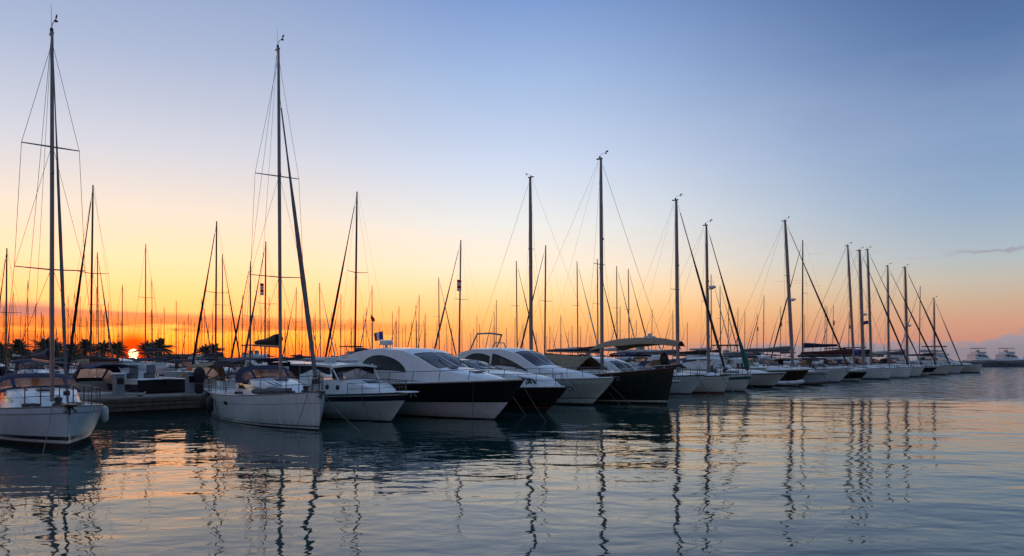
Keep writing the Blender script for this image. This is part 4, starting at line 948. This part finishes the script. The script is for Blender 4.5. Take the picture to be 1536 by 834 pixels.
K = dict(n=KINDS[0], k=KINDS[1], w=KINDS[2], r=KINDS[3], g=KINDS[4], d=KINDS[5], o=('cnavy', 'wood', None), q=('cblack', 'aludark', None))
for px, py, k, row, lab in [
    (8, 372, 'd', 0, 'sailboat behind with dark mast cut by the left edge'),
    (135, 278, 'k', 0, 'sailboat behind the quay with tall black mast right of the near boat'),
    (148, 378, 'r', 1, 'sailboat with reddish mast close beside the tall black one'),
    (183, 427, 'q', 1, 'sailboat with short dark mast just left of the setting sun'),
    (218, 366, 'o', 2, 'sailboat with tall reddish brown mast just right of the sun'),
    (323, 332, 'k', 0, 'sailboat behind the quay with dark mast and stay leaning left'),
    (334, 381, 'd', 1, 'sailboat with slim mast and jib slanting right'),
    (375, 392, 'k', 0, 'sailboat with low dark mast left of the tall fendered boat mast'),
    (397, 362, 'n', 0, 'sailboat with dark mast flying a striped flag'),
    (443, 431, 'd', 2, 'sailboat with short mast in the gap right of the fendered boat mast'),
    (481, 424, 'w', 1, 'sailboat with pale mast just right of the slanting furled jib'),
    (511, 441, 'k', 2, 'sailboat with low dark mast left of the navy cruiser roof mast'),
    (532, 288, 'd', 0, 'sailboat with tall slim dark mast above the hardtop cruiser'),
    (558, 428, 'w', 2, 'sailboat with pale mast and small red flag behind the sport yacht'),
    (598, 459, 'w', 2, 'sailboat with short mast over the sport yacht radar'),
    (628, 442, 'k', 2, 'sailboat with short dark mast over the sport yacht roof'),
    (659, 416, 'd', 1, 'sailboat with slim mast over the sport yacht windscreen'),
    (688, 360, 'n', 0, 'sailboat with mast and thick jib leaning left over the sport yacht bow'),
    (744, 450, 'w', 2, 'sailboat with short pale mast over the maroon cruiser'),
    (776, 391, 'd', 1, 'sailboat with dark mast and jib leaning left beside the thick pale mast'),
    (817, 368, 'k', 0, 'sailboat with dark mast and jib leaning right of the thick pale mast'),
    (867, 392, 'w', 1, 'sailboat with slim pale mast left of the green timber boat mast'),
    (897, 388, 'k', 1, 'sailboat with dark mast almost touching the timber boat mast'),
    (926, 399, 'w', 1, 'sailboat with pale mast just right of the timber boat mast'),
    (944, 403, 'd', 1, 'sailboat with dark mast over the middle of the tan awning'),
    (1067, 411, 'w', 1, 'sailboat with pale mast close behind the green sleeved jib mast'),
    (1081, 428, 'k', 1, 'sailboat with black mast crossed by the green sleeved jib'),
    (1106, 462, 'w', 2, 'sailboat with short pale mast near the green jib sleeve'),
    (1145, 443, 'k', 2, 'sailboat with lone dark mast left of the long white sailboat mast'),
    (1204, 360, 'd', 0, 'sailboat with tall dark mast right of the long white sailboat mast'),
    (1237, 458, 'w', 2, 'sailboat with short pale mast left of the dark red sail cover mast'),
    (1249, 457, 'n', 2, 'sailboat with short pale mast close before the dark red sail cover mast'),
    (1379, 429, 'w', 0, 'sailboat behind the row end with slim pale mast'),
]:
    o = fleet(px, py, lab, kind=K[k], row=row)
    if px == 397: flag(o, (.9, .5, 9.5), .45, 1.0, ['flagred', 'flagwhite', 'flagred', 'flagwhite'], vertical=False, droop=.1)
    if px == 558: flag(o, (.9, .3, 8.7), .8, .7, ['flagred'], droop=.9)

# the big yacht whose thick pale mast stands over the white coupe yacht
h_ = Hull(17, 4.6, 1.6, 1.3, rake=1.0, srake=.6)
p = Q0 + N * -10; r_ = (797 - CX) / F; s_ = (r_ * p.y - p.x) / (U.x - r_ * U.y); w = p + U * s_
big = empty('sailboat', (w.x, w.y, 0), math.radians(AWAY))
hull_parts(big, h_, SAILB('white', 'navy', 'foul'))
shell(big, 'cabin', [(-3, 1.5, 1.35, 1.3, 2.0), (1, 1.5, 1.3, 1.3, 1.9), (4, 1.0, .7, 1.4, 1.6)], wins=[(-2.6, 2, lambda f: .4, lambda f: .8)], glassk='dark', N=10)
rig(big, h_, 0.0, 1.9, H + (HZ - 266) / F * w.y, r=.20, spreaders=((.62, .5),), jib=None, boom=None, detail=1, wire=.009, rake=-.008)
tag(big, 'big sailboat with thick pale bare mast rising over the white coupe yacht', 'sailboat', 'sailboats in the rows behind')

# far rows: thin masts low against the glow
rng = random.Random(21)
FAR = [('cnavy', 'aludark', None), ('cblack', 'aludark', None), ('cnavy', 'wood', None), ('cwhite', 'aludark', 'cgrey')]
taken = [u[0] for u in used]
far_n = 0
for i, (off, hd) in enumerate(ROWS):
    if i < 3: continue
    px = -30 + rng.uniform(0, 20)
    while px < (900 if i < 5 else 760):
        r = (px - CX) / F; p = Q0 + N * off; s_ = (r * p.y - p.x) / (U.x - r * U.y); w = p + U * s_
        hgt = rng.uniform(7.5, 13.0) if rng.random() < .7 else rng.uniform(13, 16.5)
        if w.y < 420 and not 184 < px < 214:
            fleet(px, HZ - (hgt - H) * F / w.y, 'distant sailboat in the far rows, bare mast low against the orange glow', kind=rng.choice(FAR), row=i, group='distant sailboats in the far rows')
            far_n += 1
        px += rng.uniform(.6, 1.7) * (15 if i < 5 else 21)
px = 930
while px < 1275:
    fleet(px, HZ - rng.uniform(45, 80), 'distant sailboat behind the right half, small mast in the pink glow', kind=rng.choice(KINDS), row=2, group='distant sailboats behind the right half')
    px += rng.uniform(14, 38)

# motorboats of the second row, sterns to the quay
def second(px, L, B, fb, label, **kw):
    p = on_quay(px, -2.9); w = p - N * L          # bow tip
    tip = (w.x / w.y * F + CX, w.y)
    return cruiser(tip[0], tip[1], AWAY, L, B, fb, label, group='motorboats moored behind the quay', **kw)
second(100, 7.5, 2.7, 1.05, 'white cabin boat behind the quay beside the near left sailboat', style='cuddy', canvas='cblack')
second(180, 8, 2.8, 1.1, 'white boat with navy canopy glowing orange below the sun', style='canopy', canvas='cnavy')
second(244, 7.5, 2.9, 1.65, 'black sterned motorboat lying behind the quay', style='cuddy', bands=[(-1, .05, 'foul'), (.05, .86, 'black'), (.86, 1, 'white')], fs=1.55, transom='black')
second(345, 8.5, 2.9, 1.1, 'white boat with tan canopy behind the fendered sailboat', style='canopy', canvas='ctan')
second(470, 9, 3.0, 1.2, 'white boat with pale cover behind the small hardtop cruiser', style='coupe', roofz=1.4)
second(735, 11, 3.6, 1.3, 'white yacht with low windows behind the sport yacht bow', style='coupe', roofz=1.6, cat='yacht', name='motor_yacht')
second(1012, 12, 4.0, 1.5, 'white flybridge yacht with radar arch behind the green bow', style='fly', roofz=1.7, arch=True, cat='yacht', name='motor_yacht', canvas='cwhite')
second(1100, 11, 3.7, 1.4, 'white yacht with pale domed top left of the lone dark mast', style='coupe', roofz=2.0, cat='yacht', name='motor_yacht')
second(1165, 10, 3.4, 1.3, 'white boat behind the brown hull, dark band under its roof', style='coupe', roofz=1.9)
second(1318, 12, 4.0, 1.5, 'white flybridge yacht behind the blue sail cover', style='fly', roofz=1.6, cat='yacht', name='motor_yacht', canvas='cblack')
for px, L, st, cv, lab in [(1045, 9, 'canopy', 'cnavy', 'boat with navy canopy behind the rust red waterline sailboat'), (1128, 10, 'fly', 'cblack', 'flybridge boat with black top behind the green jib sleeve'),
        (1198, 9, 'canopy', 'cblack', 'boat with black canopy behind the long white sailboat bow'), (1240, 9, 'canopy', 'ctan', 'boat with tan canopy under the dark red sail cover'),
        (1285, 10, 'fly', 'cblack', 'flybridge boat with black top behind the thick blue covered mast'), (1352, 10, 'canopy', 'cblack', 'boat with black canopy behind the flagged sailboat'),
        (1375, 11, 'fly', 'cblack', 'flybridge boat with black top near the row end'), (955, 9, 'canopy', 'cgrey', 'boat with grey canopy under the tan awning'), (880, 9, 'canopy', 'cblack', 'boat with black canopy behind the tan deck tent')]:
    second(px, L, 3.2, 1.3, lab, style=st, canvas=cv)
def third(px, L, B, fb, label, **kw):
    p = on_quay(px, -51.5); w = p + N * L
    return cruiser(w.x / w.y * F + CX, w.y, TOWARD, L, B, fb, label, group='motorboats of the third row', **kw)
for px, L, st, cv, lab in [(30, 8, 'canopy', 'cnavy', 'small boat with navy canopy below the leftmost palm trees'), (78, 8, 'cuddy', 'cblack', 'small open boat with black top behind the near boat mast'), (122, 8, 'canopy', 'ctan', 'small boat with tan canopy left of the sun'),
        (158, 9, 'coupe', None, 'small white cabin cruiser left of the sun'), (262, 8, 'canopy', 'cblack', 'small boat with black canopy right of the lone full palm'), (292, 9, 'cuddy', 'cnavy', 'small open boat with navy top behind the covered bundle'),
        (360, 9, 'fly', 'cnavy', 'small flybridge boat behind the navy bimini'), (452, 9, 'canopy', 'cgrey', 'small boat with grey canopy left of the slanting furled jib'), (505, 9, 'fly', 'cblack', 'small flybridge boat over the hardtop cruiser roof'), (860, 10, 'fly', 'cblack', 'flybridge boat just left of the timber boat mast')]:
    third(px, L, 3.0, 1.2, lab, style=st, canvas=cv)
# far motor yachts by the breakwater
def faryacht(px, Y, hd, L, label, canvas):
    return cruiser(px, Y, hd, L, 4.3, 2.1, label, style='fly', roofz=2.0, cat='yacht', name='motor_yacht', canvas=canvas, group='motor yachts by the breakwater', rails=False)
faryacht(1497, 238, 10, 11, 'white flybridge yacht with dark top left of the breakwater end', 'cblack')
faryacht(1540, 236, 10, 11, 'white flybridge yacht with pale top cut by the right edge', 'cgrey')
faryacht(1520, 252, 170, 9, 'smaller white flybridge yacht between the two by the breakwater', 'cnavy')
faryacht(1165, 240, 10, 11, 'tiny far flybridge yacht between two masts', 'cwhite')

# more quays for the rows behind
for k, off in enumerate((-54, -108, -162)):
    quay(-40 + 20 * k, 160, off, 2.4, ['nearest of the three quays hidden among the rows behind', 'middle one of the three quays hidden among the rows behind', 'farthest of the three quays hidden among the rows behind'][k], ztop=.7)

# ------------------------------------------------------------------ far shore: land, hedge, palms, breakwater
m = MB().use('soil'); m.box((-1520, 1740, .35), (3000, 3000, 1.3), .3); tag(m.build('land'), kind='structure')  # shore slab, extended far back to cover the sun's glint on the water
m = MB().use('rock')
rows = []
for i in range(90):
    x = lerp(118, 340, i / 89); j = lambda: random.uniform(-.35, .35)
    rows.append([(x + j(), 211 + j() * 2, -.5), (x + j(), 213 + j(), 1.1 + j()), (x + j(), 215 + j(), 1.5 + j() * .5), (x + j(), 222 + j(), 1.5 + j() * .5), (x + j(), 226, -.5)])
m.grid(rows); tag(m.build('breakwater', smooth=False), 'long dark stone breakwater low behind the last moored yacht', 'breakwater')

def palm_proto(seed):
    rg = random.Random(seed); root = empty('palm_tree'); hgt = 2.75
    m = MB().use('bark'); m.tube([(0, 0, 0), (.05, 0, hgt * .4), (.12, .05, hgt * .8), (.15, .05, hgt), (.15, .05, hgt + .45)], [.42, .30, .27, .38, .15], 10); m.build('trunk', root)
    m = MB().use('frond'); c = Vector((.15, .05, hgt + .1))
    for k in range(64):
        az = rg.uniform(0, 2 * PI); el = rg.uniform(-.5, 1.35); ln = rg.uniform(2.6, 3.7) * (1 - .12 * (el > .9))
        d = Vector((math.cos(az) * math.cos(el), math.sin(az) * math.cos(el), math.sin(el)))
        sidev = Vector((-math.sin(az), math.cos(az), 0)); pts = []
        for i in range(9):
            f = i / 8; pts.append(c + d * ln * f + Vector((0, 0, -1.2 * f * f * (1.0 - .25 * el))))
        m.tube(pts, [.05 * (1 - .8 * i / 8) for i in range(9)], 4)
        for i in range(16):
            f = .12 + .86 * i / 16; a = int(f * 8); p = lerp(pts[a], pts[min(8, a + 1)], f * 8 - a); fw = (pts[min(8, a + 1)] - pts[a]).normalized()
            ll = .75 * math.sin(PI * min(1, f * .8 + .18)) * rg.uniform(.8, 1.15)
            for sd in (-1, 1):
                e = p + (sidev * sd * .75 + fw * .6 + Vector((0, 0, -.38))) * ll
                m.add([p, p + fw * .15, e], [(0, 1, 2)])
    m.build('crown', root, smooth=False)
    return root
pp = [palm_proto(3), palm_proto(8)]; first = [True, True]
for k, (px, Y, sc, lab) in enumerate([
    (-4, 236, .95, 'palm tree cut by the left edge of the picture'),
    (27, 232, 1.05, 'palm tree standing left of the near boat mast'),
    (66, 234, 1.15, 'bushy palm tree right behind the near boat mast'),
    (84, 243, 1.0, 'palm tree peeping out just right of the near boat mast'),
    (106, 238, .92, 'low spreading palm tree before the tall black mast'),
    (129, 234, 1.05, 'palm tree behind the tall black mast'),
    (154, 233, 1.0, 'palm tree left of the pair beside the sun'),
    (177, 236, .98, 'palm tree close on the left of the setting sun'),
    (222, 238, 1.0, 'palm tree close on the right of the setting sun'),
    (240, 232, 1.08, 'lone full palm tree well right of the sun'),
    (307, 236, .85, 'palm tree half hidden by the dark mast behind the quay'),
    (322, 240, .9, 'rightmost palm tree low between the masts')]):
    i = k % 2
    o = pp[i] if first[i] else copy_tree(pp[i]); first[i] = False
    x, y = at(px, Y); o.location = (x, y, .95); o.rotation_euler = (0, 0, random.uniform(0, 6)); o.scale = (sc * 1.5, sc * 1.5, sc * 1.42)
    tag(o, lab, 'palm tree', 'palm trees along the far shore')

def hedge(x0, x1, y, hf, label, n=5200, seed=5):
    rg = random.Random(seed); m = MB().use('leaf')
    for k in range(n):
        x = rg.uniform(x0, x1); top = hf((x - x0) / (x1 - x0)) * (.78 + .22 * math.sin(x * .9) * math.sin(x * .37 + 1) + .10 * math.sin(x * 2.7)); z = .9 + top * (rg.random() ** .7)
        yy = y + rg.uniform(-2.2, 2.2) * (1 - .4 * (z - .9) / max(.5, top)); s_ = rg.uniform(.25, .6)
        a = rg.uniform(0, 2 * PI); b = rg.uniform(-.8, .8)
        u = Vector((math.cos(a), math.sin(a), b)).normalized() * s_; v = Vector((-math.sin(a) * .4, math.cos(a) * .4, rg.uniform(.6, 1))).normalized() * s_ * .8
        c = Vector((x, yy, z)); m.add([c - u, c + v, c + u, c - v], [(0, 1, 2, 3)])
    o = m.build('undergrowth', smooth=False); return tag(o, label, 'undergrowth', kind='stuff')
hedge(-175, -126, 246, lambda f: (3.9 + .8 * math.sin(5 * f)) * min(1, (1.02 - f) * 2.2 + .25), 'dark mass of bushes behind the palm trees at the left', seed=5, n=6000)
hedge(-114, -60, 250, lambda f: 1.5 + .5 * math.sin(9 * f), 'low line of bushes along the shore right of the sun', seed=6, n=3000)

def block(px, Y, w, dpt, hgt, label, stories):
    x, y = at(px, Y); o = empty('building', (x, y, .9))
    m = MB().use('house'); m.box((0, 0, hgt / 2), (w, dpt, hgt), .05); m.build('wall', o)
    m = MB().use('grey'); m.box((0, 0, hgt + .12), (w + .6, dpt + .6, .24), .03); m.build('roof', o)
    for s_ in range(stories):
        for k in range(int(w / 3)):
            m = MB().use('dark'); m.box((-w / 2 + 1.6 + 3 * k, -dpt / 2 - .01, 1.6 + 2.8 * s_), (1.3, .06, 1.3), .01); m.build('window', o)
    return tag(o, label, 'building')
block(285, 262, 20, 8, 2.7, 'low pale building on the shore right of the lone palm', 1)
block(12, 258, 12, 8, 3.0, 'low pale building among the bushes at the left edge', 1)

# ------------------------------------------------------------------ water
def water():
    m = bpy.data.materials.new('harbour_water'); m.use_nodes = True
    nt = m.node_tree; n = nt.nodes; l = nt.links; p = n['Principled BSDF']
    p.inputs['Base Color'].default_value = (0.004, 0.034, 0.031, 1); p.inputs['IOR'].default_value = 1.345
    geo = n.new('ShaderNodeNewGeometry'); sep = n.new('ShaderNodeSeparateXYZ'); l.new(geo.outputs['Position'], sep.inputs[0])
    def mth(op, a, b=None, c=None, clamp=False):
        q = n.new('ShaderNodeMath'); q.operation = op; q.use_clamp = clamp
        for i, v in enumerate((a, b, c)):
            if v is None: continue
            if isinstance(v, (int, float)): q.inputs[i].default_value = v
            else: l.new(v, q.inputs[i])
        return q.outputs[0]
    def noise(scale, sx, sy, rot, detail=3, rough=.5, dist=0.0):
        mp = n.new('ShaderNodeMapping'); mp.inputs['Rotation'].default_value = (0, 0, rot); mp.inputs['Scale'].default_value = (sx, sy, 1)
        l.new(geo.outputs['Position'], mp.inputs['Vector'])
        t = n.new('ShaderNodeTexNoise'); t.inputs['Scale'].default_value = scale; t.inputs['Detail'].default_value = detail; t.inputs['Roughness'].default_value = rough; t.inputs['Distortion'].default_value = dist
        l.new(mp.outputs[0], t.inputs['Vector']); return t.outputs['Fac']
    swell = noise(.16, .55, 1.0, .35, 2); mid = noise(.62, .6, 1.0, -.25, 2, .45, .3); small = noise(2.1, .7, 1.0, .15, 2, .5, .5)
    fine = noise(6.5, .6, 1.0, .5, 3, .6); chop = noise(1.1, .6, 1.0, .3, 4, .6)
    # wind ruffled patch: far and to the right
    edge = noise(.035, 1, 1, 0, 2)
    d = mth('ADD', mth('MULTIPLY', sep.outputs['X'], .55), sep.outputs['Y'])
    ruf = n.new('ShaderNodeMapRange'); ruf.interpolation_type = 'SMOOTHSTEP'
    l.new(mth('ADD', d, mth('MULTIPLY', edge, 26)), ruf.inputs['Value']); ruf.inputs['From Min'].default_value = 66; ruf.inputs['From Max'].default_value = 84
    calm = noise(.07, .35, 1.0, .3, 2)
    amp = mth('MULTIPLY_ADD', calm, 1.5, .25)
    hgt = mth('ADD', mth('MULTIPLY', swell, .11), mth('MULTIPLY', mid, mth('MULTIPLY', amp, .048)))
    hgt = mth('ADD', hgt, mth('MULTIPLY', small, mth('MULTIPLY', amp, .0125)))
    hgt = mth('ADD', hgt, mth('MULTIPLY', chop, mth('MULTIPLY', ruf.outputs[0], .16)))
    hgt = mth('ADD', hgt, mth('MULTIPLY', fine, mth('MULTIPLY_ADD', ruf.outputs[0], .022, .0006)))
    bp = n.new('ShaderNodeBump'); bp.inputs['Strength'].default_value = 1.0; bp.inputs['Distance'].default_value = 1.0
    l.new(hgt, bp.inputs['Height'])
    def vm(op, a, b):
        q = n.new('ShaderNodeVectorMath'); q.operation = op
        for i, v in enumerate((a, b)):
            if isinstance(v, tuple): q.inputs[i].default_value = v
            elif op == 'SCALE' and i == 1: l.new(v, q.inputs['Scale'])
            else: l.new(v, q.inputs[i])
        return q.outputs[0]
    mp = n.new('ShaderNodeMapping'); mp.inputs['Scale'].default_value = (.75, 1.3, 1); l.new(geo.outputs['Position'], mp.inputs['Vector'])
    t = n.new('ShaderNodeTexNoise'); t.inputs['Scale'].default_value = .9; t.inputs['Detail'].default_value = 5; t.inputs['Roughness'].default_value = .62; l.new(mp.outputs[0], t.inputs['Vector'])
    tilt = vm('MULTIPLY', vm('SUBTRACT', t.outputs['Color'], (.5, .5, .5)), (1.1, 1.6, 0))
    nrm = n.new('ShaderNodeVectorMath'); nrm.operation = 'NORMALIZE'; l.new(vm('ADD', bp.outputs['Normal'], vm('SCALE', tilt, ruf.outputs[0])), nrm.inputs[0]); l.new(nrm.outputs[0], p.inputs['Normal'])
    l.new(mth('MULTIPLY_ADD', ruf.outputs[0], .05, .015), p.inputs['Roughness'])
    return m
M['water'] = water()
m = MB().use('water'); W = 6000
m.quad((-W, -60, 0), (W, -60, 0), (W, W, 0), (-W, W, 0)); tag(m.build('water', smooth=False), kind='structure')
m = MB().use('soil'); m.quad((-W, -60, -6), (W, -60, -6), (W, W, -6), (-W, W, -6)); tag(m.build('seabed', smooth=False), kind='structure')

# ------------------------------------------------------------------ sky, sun, camera
SUN_AZ = math.degrees(math.atan((200 - CX) / F)); SUN_EL = 0.26
w = bpy.data.worlds.new('World'); S.world = w; w.use_nodes = True
nt = w.node_tree; n = nt.nodes; l = nt.links; n.clear()
out = n.new('ShaderNodeOutputWorld')
sky = n.new('ShaderNodeTexSky'); sky.sky_type = 'NISHITA'; sky.sun_disc = False; sky.sun_elevation = math.radians(1.0); sky.sun_rotation = math.radians(SUN_AZ)
bg1 = n.new('ShaderNodeBackground'); bg1.inputs['Strength'].default_value = .012; l.new(sky.outputs[0], bg1.inputs['Color'])
tc = n.new('ShaderNodeTexCoord'); sp = n.new('ShaderNodeSeparateXYZ'); l.new(tc.outputs['Generated'], sp.inputs[0])
def mth(op, a, b=None, c=None, clamp=False):
    q = n.new('ShaderNodeMath'); q.operation = op; q.use_clamp = clamp
    for i, v in enumerate((a, b, c)):
        if v is None: continue
        if isinstance(v, (int, float)): q.inputs[i].default_value = v
        else: l.new(v, q.inputs[i])
    return q.outputs[0]
def mrange(v, a, b, c=0.0, d=1.0, smooth=True):
    q = n.new('ShaderNodeMapRange'); q.interpolation_type = 'SMOOTHSTEP' if smooth else 'LINEAR'
    l.new(v, q.inputs['Value']); q.inputs['From Min'].default_value = a; q.inputs['From Max'].default_value = b; q.inputs['To Min'].default_value = c; q.inputs['To Max'].default_value = d
    return q.outputs[0]
el = mth('MULTIPLY', mth('ARCSINE', sp.outputs['Z']), 180 / PI)                       # degrees above the horizon
az = mth('MULTIPLY', mth('ARCTAN2', sp.outputs['X'], sp.outputs['Y']), 180 / PI)      # degrees, 0 straight ahead
daz = mth('ABSOLUTE', mth('SUBTRACT', mth('MODULO', mth('ADD', mth('SUBTRACT', az, SUN_AZ), 540.0), 360.0), 180.0))
tt = mth('SQRT', mth('DIVIDE', mth('MAXIMUM', el, 0.0), 90.0))
def ramp(stops, gain=1.0):
    r = n.new('ShaderNodeValToRGB'); e = r.color_ramp.elements
    while len(e) > 1: e.remove(e[-1])
    for i, (deg, c) in enumerate(stops):
        pos = math.sqrt(deg / 90.0); q = e[0] if i == 0 else e.new(pos)
        if i == 0: q.position = pos
        v = rgb(*c); q.color = (v[0] * gain, v[1] * gain, v[2] * gain, 1)
    l.new(tt, r.inputs['Fac']); return r.outputs['Color']
def mixc(f, a, b):
    q = n.new('ShaderNodeMix'); q.data_type = 'RGBA'
    if isinstance(f, (int, float)): q.inputs[0].default_value = f
    else: l.new(f, q.inputs[0])
    for s_, v in ((6, a), (7, b)):
        if isinstance(v, tuple): q.inputs[s_].default_value = v
        else: l.new(v, q.inputs[s_])
    return q.outputs[2]
RA = ramp([(0, (300, 120, 35)), (.7, (325, 160, 45)), (1.3, (340, 200, 62)), (2.2, (340, 200, 92)), (3.3, (335, 208, 124)), (4.6, (330, 222, 146)), (6.7, (304, 232, 182)), (9.9, (246, 229, 212)), (14, (213, 215, 226)), (20, (172, 186, 215)), (25.5, (142, 164, 204)), (50, (140, 168, 215)), (90, (135, 165, 215))])
RC = ramp([(0, (235, 140, 108)), (1.2, (245, 163, 106)), (2.2, (262, 184, 106)), (3.4, (276, 205, 128)), (5, (274, 228, 172)), (6.7, (262, 239, 212)), (9.9, (238, 238, 235)), (14, (207, 219, 240)), (20, (162, 188, 227)), (25.5, (122, 153, 208)), (50, (140, 168, 215)), (90, (135, 165, 215))])
RR = ramp([(0, (184, 138, 130)), (1.2, (202, 143, 126)), (2.4, (208, 157, 133)), (3.6, (203, 173, 149)), (5, (194, 186, 174)), (6.7, (174, 187, 196)), (10, (146, 171, 200)), (14, (126, 154, 194)), (20, (88, 119, 168)), (25.5, (66, 93, 143)), (50, (96, 124, 168)), (90, (135, 165, 215))])
RB = ramp([(0, (44, 74, 82)), (5, (58, 88, 98)), (12, (84, 114, 132)), (25, (125, 152, 182)), (50, (138, 166, 212)), (90, (134, 164, 214))])
c = mixc(mrange(daz, 6, 27), RA, RC); c = mixc(mrange(daz, 26, 60), c, RR); c = mixc(mrange(daz, 59, 88), c, RB)
# cloud streaks: red bank low on the left, grey bank low on the right, a few thin wisps
def cnoise(sa, se, detail=4, off=0.0, rough=.55):
    cb = n.new('ShaderNodeCombineXYZ'); l.new(mth('MULTIPLY', az, sa), cb.inputs[0]); l.new(mth('MULTIPLY', el, se), cb.inputs[1]); cb.inputs[2].default_value = off
    t = n.new('ShaderNodeTexNoise'); t.inputs['Scale'].default_value = 1.0; t.inputs['Detail'].default_value = detail; t.inputs['Roughness'].default_value = rough
    l.new(cb.outputs[0], t.inputs['Vector']); return t.outputs['Fac']
n1 = cnoise(.16, 1.1, 5, 1.7); n2 = cnoise(.09, 1.8, 4, 8.2); n3 = cnoise(.35, .9, 5, 4.4)
band = mth('MULTIPLY', mrange(mth('ADD', el, mth('MULTIPLY', mth('SUBTRACT', n1, .5), 2.0)), 1.65, 2.0), mrange(mth('ADD', mth('ADD', el, mth('MULTIPLY', mth('ADD', az, 30), .035)), mth('MULTIPLY', mth('SUBTRACT', n2, .5), 1.2)), 3.5, 2.9))
bandw = mth('MULTIPLY', mth('MULTIPLY', band, mrange(az, 0, -19)), .9)
c = mixc(bandw, c, mixc(mrange(el, 2.2, 3.6), rgb(246, 116, 66), rgb(226, 136, 112)))
leftlow = mth('MULTIPLY', mth('MULTIPLY', mrange(az, -27.0, -30.5), mrange(el, 2.3, 1.2)), .85)
c = mixc(leftlow, c, rgb(240, 84, 50))
purp = mth('MULTIPLY', mth('MULTIPLY', mrange(mth('ADD', az, mth('MULTIPLY', n3, 8)), -25, -29), mth('MULTIPLY', mrange(mth('ADD', el, n1), 3.0, 3.3), mrange(mth('ADD', el, n1), 4.3, 3.7))), .75)
c = mixc(purp, c, rgb(172, 118, 128))
n4 = cnoise(.9, 2.4, 5, 6.1, .6)
bank = mth('MULTIPLY', mrange(mth('SUBTRACT', el, mth('MULTIPLY_ADD', mth('SUBTRACT', n4, .5), 1.5, mth('MULTIPLY', mrange(az, 30.5, 34.5), .75))), 1.15, .65), mth('MULTIPLY', mrange(az, 6, 22), .97))
c = mixc(bank, c, mixc(mrange(mth('ADD', el, n4), .5, 2.2), rgb(140, 134, 146), rgb(156, 150, 162)))
st = mth('MULTIPLY', mth('MULTIPLY', mrange(mth('ABSOLUTE', mth('ADD', mth('SUBTRACT', el, 6.75), mth('MULTIPLY', mth('SUBTRACT', n4, .5), .9))), .22, .02), mrange(az, 28.5, 32)), .55)
c = mixc(st, c, rgb(150, 138, 155))
wisp = mth('MULTIPLY', mth('MULTIPLY', mrange(n2, .60, .70), mth('MULTIPLY', mrange(el, 2.4, 4.2), mrange(el, 8.0, 6.4))), mth('MULTIPLY', mrange(az, 10, 20), .55))
c = mixc(wisp, c, rgb(180, 140, 150))
n5 = cnoise(.05, .16, 6, 3.3, .6)
c = mixc(mth('MULTIPLY', mth('MULTIPLY', mrange(n5, .46, .72), mrange(el, 2.5, 9)), .06), c, mixc(mrange(el, 7, 18), rgb(255, 226, 196), rgb(214, 218, 232)))
# the sun's disc and red aureole
sd = Vector((math.sin(math.radians(SUN_AZ)) * math.cos(math.radians(SUN_EL)), math.cos(math.radians(SUN_AZ)) * math.cos(math.radians(SUN_EL)), math.sin(math.radians(SUN_EL))))
dt = n.new('ShaderNodeVectorMath'); dt.operation = 'DOT_PRODUCT'; l.new(tc.outputs['Generated'], dt.inputs[0]); dt.inputs[1].default_value = sd
ang = mth('MULTIPLY', mth('ARCCOSINE', mth('MINIMUM', dt.outputs['Value'], 1.0)), 180 / PI)
c = mixc(mth('MULTIPLY', mrange(ang, 1.9, .75), 1.0), c, (.85, .0, .0, 1))
c = mixc(mrange(ang, .34, .26), c, (3.5, 1.7, .9, 1))
bg2 = n.new('ShaderNodeBackground'); l.new(c, bg2.inputs['Color']); bg2.inputs['Strength'].default_value = 1.0
ad = n.new('ShaderNodeAddShader'); l.new(bg1.outputs[0], ad.inputs[0]); l.new(bg2.outputs[0], ad.inputs[1]); l.new(ad.outputs[0], out.inputs['Surface'])

sun = bpy.data.lights.new('sun', 'SUN'); sun.energy = 0.8; sun.angle = math.radians(.5); sun.color = (1, .42, .16)
so = bpy.data.objects.new('sun', sun); COL.objects.link(so)
ld = Vector((sd.x, sd.y, math.sin(math.radians(0.15)))); so.rotation_euler = ld.to_track_quat('Z', 'Y').to_euler(); so.location = (-60, 100, 40)

cam = bpy.data.cameras.new('camera'); co = bpy.data.objects.new('camera', cam); COL.objects.link(co); S.camera = co
co.location = (0, 0, H); co.rotation_euler = (PI / 2, 0, 0)
cam.sensor_width = 36; cam.lens = 36 * F / 1536; cam.shift_y = (HZ - 417) / 1536; cam.clip_start = .1; cam.clip_end = 20000
S.view_settings.view_transform = 'Standard'; S.view_settings.look = 'None'; S.view_settings.exposure = 0; S.view_settings.gamma = 1
S.cycles.use_denoising = True; S.cycles.max_bounces = 8; S.cycles.transparent_max_bounces = 12; S.cycles.caustics_reflective = False; S.cycles.caustics_refractive = False
for o in list(bpy.data.objects):
    if '_top' in o: del o['_top']
